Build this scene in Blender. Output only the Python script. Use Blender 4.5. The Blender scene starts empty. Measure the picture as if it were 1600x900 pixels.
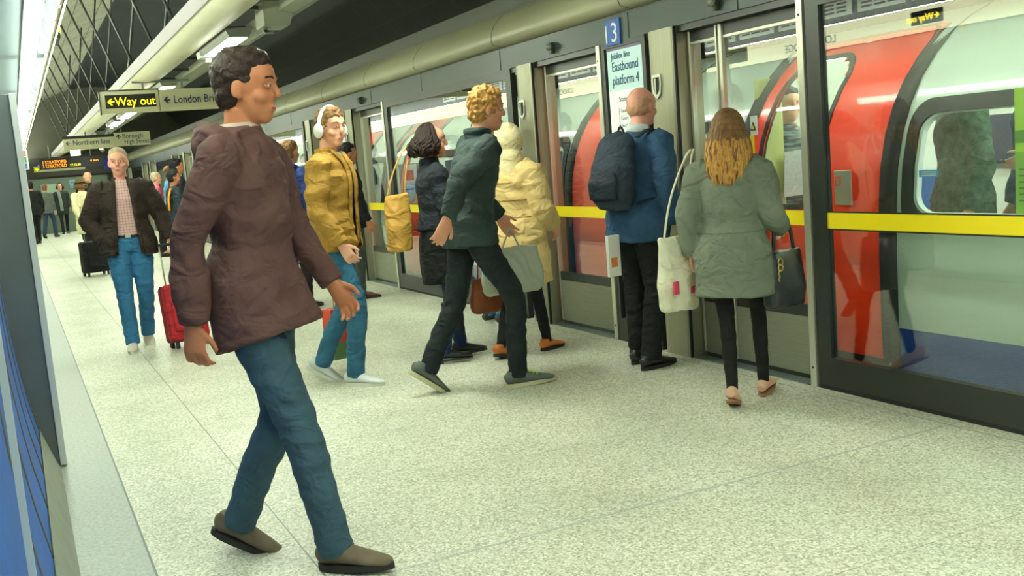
import bpy, bmesh, math, random
import numpy as np
from mathutils import Vector, Matrix, noise
random.seed(7)
SC = bpy.context.scene
C = SC.collection
PI = math.pi
sin, cos, rad = math.sin, math.cos, math.radians

# ------------------------------------------------------------------ camera
cam_data = bpy.data.cameras.new('camera'); cam = bpy.data.objects.new('camera', cam_data); C.objects.link(cam)
SC.camera = cam
FPX = 1575.6; YAW, PIT, ROL = .44953, -.12945, -.08057
_F = Vector((sin(YAW)*cos(PIT), cos(YAW)*cos(PIT), sin(PIT)))
_r0 = Vector((cos(YAW), -sin(YAW), 0)); _u0 = _r0.cross(_F)
_r = _r0*cos(ROL)+_u0*sin(ROL); _u = -_r0*sin(ROL)+_u0*cos(ROL)
M = Matrix.Identity(4)
for i in range(3):
    M[i][0] = _r[i]; M[i][1] = _u[i]; M[i][2] = -_F[i]
M[0][3], M[1][3], M[2][3] = 0, 0, 1.42
cam.matrix_world = M
cam_data.sensor_width = 36; cam_data.lens = 36*FPX/1600; cam_data.clip_start = .02; cam_data.clip_end = 200

# ------------------------------------------------------------------ world, exposure
W = bpy.data.worlds.new('world'); SC.world = W; W.use_nodes = True
W.node_tree.nodes['Background'].inputs[0].default_value = (.62, .74, .66, 1)
W.node_tree.nodes['Background'].inputs[1].default_value = .45
SC.view_settings.view_transform = 'Standard'; SC.view_settings.look = 'None'
SC.view_settings.gamma = 1; SC.view_settings.use_curve_mapping = False
SC.view_settings.exposure = 0.1
LAMP = 84.0          # strength of the platform's fluorescent diffusers
TRAINLAMP = 34.0

# ------------------------------------------------------------------ materials
def lin(c):
    return tuple(((v/255)/12.92 if v/255 <= .04045 else ((v/255+.055)/1.055)**2.4) for v in c)
MATS = {}
def mat(name, rgb, rough=.6, metal=0, bump=0, bscale=30, var=0, vscale=8, emit=0, spec=.5, stretch=(1,1,1), coat=0):
    if name in MATS: return MATS[name]
    m = bpy.data.materials.new(name); m.use_nodes = True; nt = m.node_tree; b = nt.nodes['Principled BSDF']
    c = lin(rgb)
    b.inputs['Base Color'].default_value = (*c, 1); b.inputs['Roughness'].default_value = rough
    b.inputs['Metallic'].default_value = metal; b.inputs['Specular IOR Level'].default_value = spec
    if coat: b.inputs['Coat Weight'].default_value = coat
    if emit:
        b.inputs['Emission Color'].default_value = (*c, 1); b.inputs['Emission Strength'].default_value = emit
    if bump or var:
        tc = nt.nodes.new('ShaderNodeTexCoord'); mp = nt.nodes.new('ShaderNodeMapping')
        mp.inputs['Scale'].default_value = stretch
        nt.links.new(tc.outputs['Object'], mp.inputs[0])
        n = nt.nodes.new('ShaderNodeTexNoise'); n.inputs['Scale'].default_value = bscale; n.inputs['Detail'].default_value = 3
        nt.links.new(mp.outputs[0], n.inputs['Vector'])
        if bump:
            bp = nt.nodes.new('ShaderNodeBump'); bp.inputs['Strength'].default_value = bump; bp.inputs['Distance'].default_value = .01
            nt.links.new(n.outputs[0], bp.inputs['Height']); nt.links.new(bp.outputs[0], b.inputs['Normal'])
        if var:
            n2 = nt.nodes.new('ShaderNodeTexNoise'); n2.inputs['Scale'].default_value = vscale; n2.inputs['Detail'].default_value = 5
            nt.links.new(mp.outputs[0], n2.inputs['Vector'])
            r = nt.nodes.new('ShaderNodeValToRGB')
            r.color_ramp.elements[0].position = .3; r.color_ramp.elements[1].position = .7
            r.color_ramp.elements[0].color = tuple(max(0, v*(1-var)) for v in c)+(1,)
            r.color_ramp.elements[1].color = tuple(min(1, v*(1+var)) for v in c)+(1,)
            nt.links.new(n2.outputs[0], r.inputs[0]); nt.links.new(r.outputs[0], b.inputs['Base Color'])
    MATS[name] = m
    return m
def cloth(name, rgb, rough=.85, var=.12, bump=.35, bscale=60, vscale=14, stretch=(1,1,1)):
    if name in MATS: return MATS[name]
    m = mat(name, rgb, rough, bump=bump, bscale=bscale, var=var, vscale=vscale, spec=.25, stretch=stretch)
    if not name.startswith(('hair', 'pale_collar')):
        nt = m.node_tree; tc = nt.nodes.new('ShaderNodeTexCoord'); mp = nt.nodes.new('ShaderNodeMapping'); mp.inputs['Scale'].default_value = (1, 1, 1.5)
        nt.links.new(tc.outputs['Object'], mp.inputs[0])
        n = nt.nodes.new('ShaderNodeTexNoise'); n.inputs['Scale'].default_value = 8; n.inputs['Detail'].default_value = 2.5; n.inputs['Distortion'].default_value = .7
        nt.links.new(mp.outputs[0], n.inputs['Vector'])
        b2 = nt.nodes.new('ShaderNodeBump'); b2.inputs['Strength'].default_value = .85; b2.inputs['Distance'].default_value = .045
        nt.links.new(n.outputs[0], b2.inputs['Height'])
        b1 = [q for q in nt.nodes if q.bl_idname == 'ShaderNodeBump' and q != b2][0]
        nt.links.new(b2.outputs[0], b1.inputs['Normal'])
    return m
def node(nt, t, **k):
    n = nt.nodes.new(t)
    for a, v in k.items(): setattr(n, a, v)
    return n
def mathn(nt, op, a, b=None, c=None):
    n = nt.nodes.new('ShaderNodeMath'); n.operation = op
    for i, v in enumerate((a, b, c)):
        if v is None: continue
        if isinstance(v, (int, float)): n.inputs[i].default_value = v
        else: nt.links.new(v, n.inputs[i])
    return n.outputs[0]
def mixc(nt, f, a, b):
    n = nt.nodes.new('ShaderNodeMix'); n.data_type = 'RGBA'
    if isinstance(f, (int, float)): n.inputs[0].default_value = f
    else: nt.links.new(f, n.inputs[0])
    for i, v in ((6, a), (7, b)):
        if isinstance(v, tuple): n.inputs[i].default_value = (*v, 1)
        else: nt.links.new(v, n.inputs[i])
    return n.outputs[2]

def glass_mat(name, tint, refl=1.0, base=.03, rough=.0):
    if name in MATS: return MATS[name]
    m = bpy.data.materials.new(name); m.use_nodes = True; nt = m.node_tree
    for n in list(nt.nodes): nt.nodes.remove(n)
    o = node(nt, 'ShaderNodeOutputMaterial'); mx = node(nt, 'ShaderNodeMixShader')
    t = node(nt, 'ShaderNodeBsdfTransparent'); g = node(nt, 'ShaderNodeBsdfGlossy'); fr = node(nt, 'ShaderNodeFresnel')
    geo = node(nt, 'ShaderNodeNewGeometry')
    nt.links.new(mathn(nt, 'MULTIPLY_ADD', geo.outputs['Backfacing'], 1/1.5-1.5, 1.5), fr.inputs[0])
    t.inputs[0].default_value = (*tint, 1); g.inputs['Roughness'].default_value = rough
    f = mathn(nt, 'MULTIPLY_ADD', fr.outputs[0], refl, base)
    nt.links.new(f, mx.inputs[0]); nt.links.new(t.outputs[0], mx.inputs[1]); nt.links.new(g.outputs[0], mx.inputs[2])
    nt.links.new(mx.outputs[0], o.inputs[0]); MATS[name] = m
    return m
GLASS = glass_mat('screen_glass', (.955, .985, .96), 1.6, .035)
TGLASS = glass_mat('train_window_glass', (.80, .90, .87), .9, .02)

def floor_mat():
    m = bpy.data.materials.new('terrazzo'); m.use_nodes = True; nt = m.node_tree; b = nt.nodes['Principled BSDF']
    tc = node(nt, 'ShaderNodeTexCoord'); P = tc.outputs['Object']
    v = node(nt, 'ShaderNodeTexVoronoi'); v.inputs['Scale'].default_value = 125; nt.links.new(P, v.inputs['Vector'])
    v2 = node(nt, 'ShaderNodeTexVoronoi'); v2.inputs['Scale'].default_value = 70; nt.links.new(P, v2.inputs['Vector'])
    bw = node(nt, 'ShaderNodeRGBToBW'); nt.links.new(v.outputs['Color'], bw.inputs[0])
    r = node(nt, 'ShaderNodeValToRGB'); e = r.color_ramp.elements
    e[0].position = .18; e[0].color = (.36, .375, .285, 1); e[1].position = .85; e[1].color = (.80, .80, .67, 1)
    k = e.new(.42); k.color = (.56, .575, .455, 1); k = e.new(.62); k.color = (.66, .675, .55, 1)
    nt.links.new(bw.outputs[0], r.inputs[0])
    bw2 = node(nt, 'ShaderNodeRGBToBW'); nt.links.new(v2.outputs['Color'], bw2.inputs[0])
    chip = mathn(nt, 'GREATER_THAN', bw2.outputs[0], .74)
    inner = mathn(nt, 'LESS_THAN', v2.outputs['Distance'], .42)
    chip = mathn(nt, 'MULTIPLY', chip, inner)
    col = mixc(nt, mathn(nt, 'MULTIPLY', chip, .75), r.outputs[0], (.92, .90, .78))
    n = node(nt, 'ShaderNodeTexNoise'); n.inputs['Scale'].default_value = 1.6; n.inputs['Detail'].default_value = 5; nt.links.new(P, n.inputs['Vector'])
    rr = node(nt, 'ShaderNodeValToRGB'); rr.color_ramp.elements[0].position = .3; rr.color_ramp.elements[1].position = .62
    rr.color_ramp.elements[0].color = (.80, .82, .80, 1); rr.color_ramp.elements[1].color = (1, 1, 1, 1)
    nt.links.new(n.outputs[0], rr.inputs[0])
    mm = node(nt, 'ShaderNodeMix'); mm.data_type = 'RGBA'; mm.blend_type = 'MULTIPLY'; mm.inputs[0].default_value = 1
    nt.links.new(col, mm.inputs[6]); nt.links.new(rr.outputs[0], mm.inputs[7]); col = mm.outputs[2]
    s = node(nt, 'ShaderNodeSeparateXYZ'); nt.links.new(P, s.inputs[0]); X, Y = s.outputs[0], s.outputs[1]
    def line(coord, start, period, half):
        a = mathn(nt, 'DIVIDE', mathn(nt, 'SUBTRACT', coord, start), period)
        a = mathn(nt, 'ABSOLUTE', mathn(nt, 'SUBTRACT', a, mathn(nt, 'ROUND', a)))
        return mathn(nt, 'LESS_THAN', mathn(nt, 'MULTIPLY', a, period), half)
    jy = line(Y, 2.373, .9155, .0022); jx = line(X, .82, 3.0, .0032)
    j = mathn(nt, 'MAXIMUM', mathn(nt, 'MULTIPLY', jy, .55), mathn(nt, 'MULTIPLY', jx, .8))
    col = mixc(nt, j, col, (.12, .13, .11))
    ms = mathn(nt, 'LESS_THAN', mathn(nt, 'ABSOLUTE', mathn(nt, 'SUBTRACT', Y, 3.297)), .006)
    col = mixc(nt, mathn(nt, 'MULTIPLY', ms, .6), col, (.33, .40, .42))
    nt.links.new(col, b.inputs['Base Color']); b.inputs['Roughness'].default_value = .42
    b.inputs['Specular IOR Level'].default_value = .45
    return m
def ribbed(name, c1, c2, axis, period, duty, rough=.5, metal=0, bump=.6):
    m = bpy.data.materials.new(name); m.use_nodes = True; nt = m.node_tree; b = nt.nodes['Principled BSDF']
    tc = node(nt, 'ShaderNodeTexCoord'); s = node(nt, 'ShaderNodeSeparateXYZ'); nt.links.new(tc.outputs['Object'], s.inputs[0])
    a = mathn(nt, 'FRACT', mathn(nt, 'DIVIDE', s.outputs[axis], period))
    f = mathn(nt, 'LESS_THAN', a, duty)
    nt.links.new(mixc(nt, f, lin(c1), lin(c2)), b.inputs['Base Color'])
    bp = node(nt, 'ShaderNodeBump'); bp.inputs['Strength'].default_value = bump; bp.inputs['Distance'].default_value = .004; bp.invert = True
    nt.links.new(f, bp.inputs['Height']); nt.links.new(bp.outputs[0], b.inputs['Normal'])
    b.inputs['Roughness'].default_value = rough; b.inputs['Metallic'].default_value = metal
    return m
def vault_mat(name, base, hole, seam, per=.07):
    m = bpy.data.materials.new(name); m.use_nodes = True; nt = m.node_tree; b = nt.nodes['Principled BSDF']
    uv = node(nt, 'ShaderNodeUVMap')
    s = node(nt, 'ShaderNodeSeparateXYZ'); nt.links.new(uv.outputs[0], s.inputs[0]); U, V = s.outputs[0], s.outputs[1]
    su = mathn(nt, 'SINE', mathn(nt, 'MULTIPLY', U, 2*PI/per)); sv = mathn(nt, 'SINE', mathn(nt, 'MULTIPLY', V, 2*PI/(per*1.3)))
    d = mathn(nt, 'GREATER_THAN', mathn(nt, 'MULTIPLY', su, sv), .1)
    n = node(nt, 'ShaderNodeTexNoise'); n.inputs['Scale'].default_value = .9; n.inputs['Detail'].default_value = 3; nt.links.new(uv.outputs[0], n.inputs['Vector'])
    col = mixc(nt, mathn(nt, 'MULTIPLY', d, .8), lin(base), lin(hole))
    def line(c, p, h):
        a = mathn(nt, 'DIVIDE', c, p); a = mathn(nt, 'ABSOLUTE', mathn(nt, 'SUBTRACT', a, mathn(nt, 'ROUND', a)))
        return mathn(nt, 'LESS_THAN', mathn(nt, 'MULTIPLY', a, p), h)
    l = mathn(nt, 'MAXIMUM', line(U, .9, .022), line(V, .62, .014))
    l = mathn(nt, 'MAXIMUM', l, mathn(nt, 'MULTIPLY', line(U, .3, .007), .5))
    col = mixc(nt, l, col, lin(seam))
    g = mathn(nt, 'MULTIPLY_ADD', n.outputs[0], .9, .5)
    mm = node(nt, 'ShaderNodeVectorMath'); mm.operation = 'SCALE'
    nt.links.new(col, mm.inputs[0]); nt.links.new(g, mm.inputs['Scale'])
    nt.links.new(mm.outputs[0], b.inputs['Base Color']); b.inputs['Roughness'].default_value = .6; b.inputs['Metallic'].default_value = .2
    return m
def checked(name, base, line1, per=.02):
    m = bpy.data.materials.new(name); m.use_nodes = True; nt = m.node_tree; b = nt.nodes['Principled BSDF']
    tc = node(nt, 'ShaderNodeTexCoord'); s = node(nt, 'ShaderNodeSeparateXYZ'); nt.links.new(tc.outputs['Object'], s.inputs[0])
    a = mathn(nt, 'LESS_THAN', mathn(nt, 'FRACT', mathn(nt, 'DIVIDE', s.outputs[0], per)), .22)
    c = mathn(nt, 'LESS_THAN', mathn(nt, 'FRACT', mathn(nt, 'DIVIDE', s.outputs[2], per)), .22)
    f = mathn(nt, 'MULTIPLY', mathn(nt, 'ADD', a, c), .5)
    nt.links.new(mixc(nt, f, lin(base), lin(line1)), b.inputs['Base Color']); b.inputs['Roughness'].default_value = .85
    return m
def streaked(name, c1, c2, scale=(6, 6, 90), rough=.6):
    m = bpy.data.materials.new(name); m.use_nodes = True; nt = m.node_tree; b = nt.nodes['Principled BSDF']
    tc = node(nt, 'ShaderNodeTexCoord'); mp = node(nt, 'ShaderNodeMapping'); mp.inputs['Scale'].default_value = scale
    nt.links.new(tc.outputs['Object'], mp.inputs[0])
    n = node(nt, 'ShaderNodeTexNoise'); n.inputs['Scale'].default_value = 1; n.inputs['Detail'].default_value = 4; nt.links.new(mp.outputs[0], n.inputs['Vector'])
    r = node(nt, 'ShaderNodeValToRGB'); r.color_ramp.elements[0].position = .42; r.color_ramp.elements[1].position = .6
    r.color_ramp.elements[0].color = (*lin(c1), 1); r.color_ramp.elements[1].color = (*lin(c2), 1)
    nt.links.new(n.outputs[0], r.inputs[0]); nt.links.new(r.outputs[0], b.inputs['Base Color']); b.inputs['Roughness'].default_value = rough
    bp = node(nt, 'ShaderNodeBump'); bp.inputs['Strength'].default_value = .5; bp.inputs['Distance'].default_value = .006
    nt.links.new(n.outputs[0], bp.inputs['Height']); nt.links.new(bp.outputs[0], b.inputs['Normal'])
    return m

FLOOR = floor_mat()
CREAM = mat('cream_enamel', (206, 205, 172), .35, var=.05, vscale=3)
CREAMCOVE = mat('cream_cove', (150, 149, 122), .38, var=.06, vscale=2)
GREYB = mat('grey_blue_header', (50, 64, 62), .4)
DARK = mat('dark_frame', (38, 42, 38), .35)
BLACK = mat('black_rubber', (22, 24, 23), .6)
STEEL = mat('brushed_steel', (168, 168, 146), .38, metal=.75, bump=.15, bscale=14, stretch=(40, 40, 1), var=.08, vscale=3)
STEELL = mat('light_steel', (205, 207, 192), .28, metal=.7)
KICK = mat('kick_steel', (140, 143, 124), .5, metal=.45, bump=.1, bscale=20, stretch=(1, 1, 40), var=.1, vscale=3)
GREYM = mat('grey_metal', (110, 114, 104), .5, metal=.3)
DGREY = mat('dark_grey_metal', (58, 62, 56), .55, metal=.3)
NAVY = mat('navy_ink', (22, 32, 92), .5)
YELLOW = mat('yellow_stripe', (250, 226, 20), .4)
RED = mat('train_red', (236, 58, 22), .35, coat=.3)
TBODY = mat('train_pale', (186, 204, 190), .35, coat=.3)
TBLUE = mat('train_blue', (22, 66, 140), .35, coat=.3)
TIN = mat('train_interior', (222, 228, 208), .5)
POLEY = mat('yellow_pole', (226, 200, 40), .35)
WHITE = mat('white_plastic', (232, 235, 230), .35)
LIT = mat('lamp_diffuser', (246, 255, 234), .5, emit=LAMP)
LITS = mat('strip_tube', (246, 255, 234), .5, emit=LAMP*.36)
TLIT = mat('train_lamp', (248, 255, 240), .5, emit=TRAINLAMP)
LEDY = mat('led_yellow', (255, 240, 20), .5, emit=1.5)
LEDO = mat('led_orange', (255, 150, 20), .5, emit=1.6)
BLUES = mat('blue_enamel', (26, 84, 168), .4)

# ------------------------------------------------------------------ mesh helpers
class B:
    def __init__(s): s.bm = bmesh.new()
    def box(s, x0, x1, y0, y1, z0, z1, bev=0):
        r = bmesh.ops.create_cube(s.bm, size=1)['verts']
        for v in r:
            v.co = Vector((x0+(v.co.x+.5)*(x1-x0), y0+(v.co.y+.5)*(y1-y0), z0+(v.co.z+.5)*(z1-z0)))
        if bev:
            es = list({e for v in r for e in v.link_edges})
            bmesh.ops.bevel(s.bm, geom=es, offset=bev, segments=2, affect='EDGES', profile=.5)
        return s
    def ell(s, c, r, rot=None, u=20, v=12):
        vs = bmesh.ops.create_uvsphere(s.bm, u_segments=u, v_segments=v, radius=1)['verts']
        m = Matrix.Diagonal((*r, 1)) if hasattr(r, '__len__') else Matrix.Scale(r, 4)
        if rot is not None: m = rot.to_4x4() @ m
        m = Matrix.Translation(c) @ m
        for q in vs: q.co = m @ q.co
        return s
    def tube(s, pts, rads, seg=14, side=Vector((1, 0, 0)), sub=4, cap=True):
        pts = [Vector(p) for p in pts]; n = len(pts)
        rads = [(r, r) if not hasattr(r, '__len__') else r for r in (rads if hasattr(rads, '__len__') else [rads]*n)]
        P, R = [], []
        for i in range(n-1):
            p0, p1, p2, p3 = pts[max(i-1, 0)], pts[i], pts[i+1], pts[min(i+2, n-1)]
            for k in range(sub):
                t = k/sub
                P.append(.5*((2*p1)+(p2-p0)*t+(2*p0-5*p1+4*p2-p3)*t*t+(3*p1-p0-3*p2+p3)*t**3))
                R.append(tuple(rads[i][j]*(1-t)+rads[i+1][j]*t for j in (0, 1)))
        P.append(pts[-1]); R.append(rads[-1])
        rings = []
        for i, p in enumerate(P):
            d = (P[min(i+1, len(P)-1)]-P[max(i-1, 0)])
            if d.length < 1e-9: d = Vector((0, 0, 1))
            d.normalize()
            a = side-d*side.dot(d)
            if a.length < .05:
                a = Vector((0, 1, 0)); a = a-d*a.dot(d)
            a.normalize(); b = d.cross(a)
            rings.append([s.bm.verts.new(p+a*(R[i][0]*cos(2*PI*k/seg))+b*(R[i][1]*sin(2*PI*k/seg))) for k in range(seg)])
        for i in range(len(rings)-1):
            for k in range(seg):
                s.bm.faces.new((rings[i][k], rings[i][(k+1) % seg], rings[i+1][(k+1) % seg], rings[i+1][k]))
        if cap:
            s.bm.faces.new(list(reversed(rings[0]))); s.bm.faces.new(rings[-1])
        return s
    def prism(s, poly, axis, a0, a1):
        """poly: 2D points in the plane of the two other axes (in x,y,z order)"""
        def mk(p, a):
            q = list(p); q.insert(axis, a); return s.bm.verts.new(q)
        A = [mk(p, a0) for p in poly]; D = [mk(p, a1) for p in poly]; n = len(poly)
        s.bm.faces.new(A); s.bm.faces.new(list(reversed(D)))
        for i in range(n): s.bm.faces.new((A[i], D[i], D[(i+1) % n], A[(i+1) % n]))
        return s
    def sheet(s, prof, y0, y1, uv=False, thick=0, ny=1):
        """extrude an open profile [(x,z)] along y"""
        lay = s.bm.loops.layers.uv.verify() if uv else None
        arc = [0]
        for i in range(1, len(prof)): arc.append(arc[-1]+math.dist(prof[i-1], prof[i]))
        ys = [y0+(y1-y0)*k/ny for k in range(ny+1)]
        G = [[s.bm.verts.new((x, y, z)) for x, z in prof] for y in ys]
        for a in range(ny):
            for i in range(len(prof)-1):
                f = s.bm.faces.new((G[a][i], G[a+1][i], G[a+1][i+1], G[a][i+1]))
                if uv:
                    for l, (yy, aa) in zip(f.loops, ((ys[a], arc[i]), (ys[a+1], arc[i]), (ys[a+1], arc[i+1]), (ys[a], arc[i+1]))):
                        l[lay].uv = (yy, aa)
        return s
    def done(s, name, m, parent=None, smooth=False, bevel=0, scale=1, mw=None):
        if mw is not None: s.bm.transform(mw)
        if scale != 1: s.bm.transform(Matrix.Scale(scale, 4))
        bmesh.ops.recalc_face_normals(s.bm, faces=s.bm.faces)
        me = bpy.data.meshes.new(name); s.bm.to_mesh(me); s.bm.free()
        me.materials.append(m)
        if smooth:
            me.polygons.foreach_set('use_smooth', [True]*len(me.polygons))
        o = bpy.data.objects.new(name, me); C.objects.link(o)
        if parent: o.parent = parent
        return o
    def remesh(s, name, m, parent=None, vox=.008, smooth=3, wr=0, wscale=(5, 5, 12), scale=1, seed=0):
        tmp = bpy.data.meshes.new('t'); s.bm.transform(Matrix.Scale(scale, 4))
        bmesh.ops.recalc_face_normals(s.bm, faces=s.bm.faces)
        s.bm.to_mesh(tmp); s.bm.free()
        t = bpy.data.objects.new('t', tmp); C.objects.link(t)
        r = t.modifiers.new('r', 'REMESH'); r.mode = 'VOXEL'; r.voxel_size = vox*scale
        if smooth:
            q = t.modifiers.new('s', 'SMOOTH'); q.iterations = smooth; q.factor = .5
        dg = bpy.context.evaluated_depsgraph_get()
        me = bpy.data.meshes.new_from_object(t.evaluated_get(dg)); me.name = name
        bpy.data.objects.remove(t); bpy.data.meshes.remove(tmp)
        if wr:
            n = len(me.vertices); co = np.empty(n*3); me.vertices.foreach_get('co', co); co = co.reshape(-1, 3)
            no = np.empty(n*3); me.vertices.foreach_get('normal', no); no = no.reshape(-1, 3)
            sx, sy, sz = wscale; off = seed*3.7
            d = np.array([noise.noise((x*sx+off+noise.noise((z*3, x*3, off))*.8, y*sy, z*sz)) for x, y, z in co])
            if len(d) < 90000 and wr > .009:
                e2 = np.array([.32-abs(noise.noise((x*sx*1.7+z*6+off, y*sy*1.7-z*5, z*sz*.9))) for x, y, z in co])
                d = d*.75+e2*.55
            co += no*(d*wr)[:, None]; me.vertices.foreach_set('co', co.ravel())
        me.materials.clear(); me.materials.append(m)
        me.polygons.foreach_set('use_smooth', [True]*len(me.polygons)); me.update()
        o = bpy.data.objects.new(name, me); C.objects.link(o)
        if parent: o.parent = parent
        return o
def tag(o, label, cat, group=None, kind=None):
    if label: o['label'] = label
    if cat: o['category'] = cat
    if group: o['group'] = group
    if kind: o['kind'] = kind
    return o
def thing(name, label, cat, loc=(0, 0, 0), rz=0, group=None):
    o = bpy.data.objects.new(name, None); C.objects.link(o); o.location = loc; o.rotation_euler = (0, 0, rz)
    o.empty_display_size = .1
    return tag(o, label, cat, group)
def struct(o): o['kind'] = 'structure'; return o
def children(o): return [c for c in bpy.data.objects if c.parent == o]
def dup(root, loc, label, rz=None, group=None):
    kids = children(root); sub = {k: children(k) for k in kids}
    r = root.copy(); C.objects.link(r); r.location = loc; r['label'] = label
    if rz is not None: r.rotation_euler = (0, 0, rz)
    if group: r['group'] = group
    for k in kids:
        c = k.copy(); C.objects.link(c); c.parent = r
        for g in sub[k]:
            d = g.copy(); C.objects.link(d); d.parent = c
    return r
def text(s, size, m, mw, parent=None, name='lettering', ext=.001, align='LEFT', xs=1):
    cu = bpy.data.curves.new('t', 'FONT'); cu.body = s; cu.size = size; cu.extrude = ext; cu.align_x = align; cu.resolution_u = 3
    t = bpy.data.objects.new('t', cu); C.objects.link(t)
    me = bpy.data.meshes.new_from_object(t.evaluated_get(bpy.context.evaluated_depsgraph_get())); bpy.data.objects.remove(t)
    me.name = name; me.transform(mw @ Matrix.Diagonal((xs, 1, 1, 1))); me.materials.clear(); me.materials.append(m)
    o = bpy.data.objects.new(name, me); C.objects.link(o)
    if parent: o.parent = parent
    return o
def frame_y(x, y, z):    # text facing -Y (towards the camera end), reading +X
    return Matrix.Translation((x, y, z)) @ Matrix.Rotation(PI/2, 4, 'X')
def frame_px(x, y, z):   # text facing +X, reading +Y
    return Matrix(((0, 0, 1, x), (1, 0, 0, y), (0, 1, 0, z), (0, 0, 0, 1)))
def frame_nx(x, y, z):   # text facing -X, reading -Y
    return Matrix(((0, 0, -1, x), (-1, 0, 0, y), (0, 1, 0, z), (0, 0, 0, 1)))
def flat(polys, m, mw, parent, name, ext=.002):
    b = B()
    for p in polys: b.prism(p, 2, 0, ext)
    return b.done(name, m, parent, mw=mw)
ARROW_L = [[(0, .5), (.5, 1), (.72, 1), (.42, .6), (1, .6), (1, .4), (.42, .4), (.72, 0), (.5, 0)]]
def arrow(size, m, mw, parent, up=False):
    p = [(a*size, b*size) for a, b in ARROW_L[0]]
    if up: p = [(b, size-a) for a, b in p]
    return flat([p], m, mw, parent, 'arrow')
def rail_glyph(w, h, m, mw, parent):
    t = h*.13
    polys = [[(0, h*.62), (w, h*.62), (w, h*.62+t), (0, h*.62+t)], [(0, h*.30), (w, h*.30), (w, h*.30+t), (0, h*.30+t)],
             [(w*.22, h), (w*.38, h), (w*.68, h*.66), (w*.52, h*.66)], [(w*.30, h*.68), (w*.44, h*.68), (w*.62, h*.34), (w*.48, h*.34)],
             [(w*.28, h*.36), (w*.44, h*.36), (w*.74, 0), (w*.58, 0)]]
    return flat(polys, m, mw, parent, 'rail_symbol')

Y0, Y1 = -6.0, 43.0
# ------------------------------------------------------------------ the setting
b = B(); b.box(.30, 4.03, Y0, Y1, -.12, 0); struct(b.done('floor', FLOOR))
KERB = mat('granite_kerb', (160, 169, 162), .38, bump=.3, bscale=120, var=.22, vscale=60)
b = B(); b.box(-.35, .30, Y0, Y1, -.12, 0.001); struct(b.done('trim_1', KERB))
b = B(); b.box(.292, .300, Y0, Y1, -.05, .0035); struct(b.done('trim_2', mat('joint_strip', (92, 104, 104), .4)))
b = B(); b.box(4.03, 7.2, Y0, Y1, -1.0, -.9); struct(b.done('floor_track', mat('track_bed', (30, 30, 28), .9)))
# tunnel vault: mesh panels on the platform side, dark lining over the track side
def arc(a0, a1, n, r=3.7): return [(3.3+r*cos(rad(a0+(a1-a0)*i/n)), 1.7+r*sin(rad(a0+(a1-a0)*i/n))) for i in range(n+1)]
V1 = vault_mat('perforated_vault_panels', (178, 180, 156), (62, 64, 54), (90, 94, 80))
V2 = vault_mat('dark_vault_panels', (34, 40, 38), (24, 28, 27), (44, 50, 47), .09)
b = B(); b.sheet(arc(166, 104, 24), Y0, Y1, uv=True); struct(b.done('ceiling_left', V1, smooth=True))
b = B(); b.sheet(arc(104, -45, 50), Y0, Y1, uv=True); struct(b.done('ceiling', V2, smooth=True))
# left wall: blue ribbed lining close to the camera
prof = [(.045, 0), (.03, .02), (-.034, .22), (-.066, .40), (-.083, .54), (-.101, .74), (-.111, 1.0), (-.113, 1.35), (-.115, 2.3)]
BL = mat('blue_lining', (12, 92, 186), .6, var=.12, vscale=10)
b = B(); b.sheet(prof[2:7], Y0, 5.68); struct(b.done('wall_left', BL, smooth=True))
b = B(); b.sheet(prof[6:], Y0, 5.68); struct(b.done('wall_left_middle', mat('slate_lining', (62, 78, 88), .5, var=.1), smooth=True))
b = B(); b.sheet([(.047, 0), (.032, .03), (-.030, .225)], Y0, 5.68); struct(b.done('baseboard_left', mat('grey_plinth', (140, 148, 134), .6, var=.1)))
RIB = mat('rib_bronze', (118, 112, 88), .4, metal=.5)
b = B()
for y in [5.66, 5.25, 4.75, 4.2, 3.6, 3.0]:
    b.tube([(x+.002, y, z) for x, z in prof[2:]], .0035, seg=6, sub=2)
struct(b.done('trim_3', RIB, smooth=True))
b = B(); b.sheet([(.035, 0), (-.02, .6), (-.06, 1.2), (-.06, 2.3)], 5.85, Y1); struct(b.done('wall_left_far', mat('pale_wall_panels', (150, 156, 142), .5, var=.08, vscale=2)))
b = B(); b.box(-.6, .048, 5.68, 5.84, 0, 1.925, .004); struct(b.done('wall_left_pier', mat('slate_panel', (92, 102, 106), .42, var=.14, vscale=2.5, coat=.1)))
b = B(); b.box(.046, .078, 5.66, 5.86, .015, 1.93, .003); struct(b.done('trim_4', mat('pale_edge', (196, 204, 206), .35)))
b = B(); b.box(-.060, -.048, 1.92, 1.96, .3, 1.6); struct(b.done('trim_5', mat('pale_post_edge', (170, 186, 196), .4)))
# end walls
b = B(); b.box(-.8, 7.2, Y1, Y1+.1, -1, 5.6); struct(b.done('wall_far', mat('end_wall', (84, 84, 70), .7, var=.1, vscale=2)))
b = B(); b.box(-.8, 7.2, Y0-.1, Y0, -1, 5.6); struct(b.done('wall_near', mat('near_wall', (120, 122, 108), .7)))
b = B(); b.box(-.4, 3.9, 39.8, 40.1, 2.02, 2.7); struct(b.done('trim_6', mat('dark_bulkhead', (44, 46, 40), .6)))

# soffit and fascia over the left wall: lamps below, lettering and grilles above
b = B(); b.box(-.6, .30, Y0, Y1, 2.31, 2.45); struct(b.done('ceiling_soffit', mat('grey_soffit', (104, 120, 128), .5)))
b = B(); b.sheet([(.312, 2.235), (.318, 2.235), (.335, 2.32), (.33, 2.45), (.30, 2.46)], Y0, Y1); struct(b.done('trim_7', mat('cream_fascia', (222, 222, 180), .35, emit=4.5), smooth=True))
b = B(); b.box(-.4, .05, Y0, Y1, 2.45, 3.05); struct(b.done('wall_left_upper', mat('dark_upper_wall', (34, 38, 36), .7)))

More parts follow.
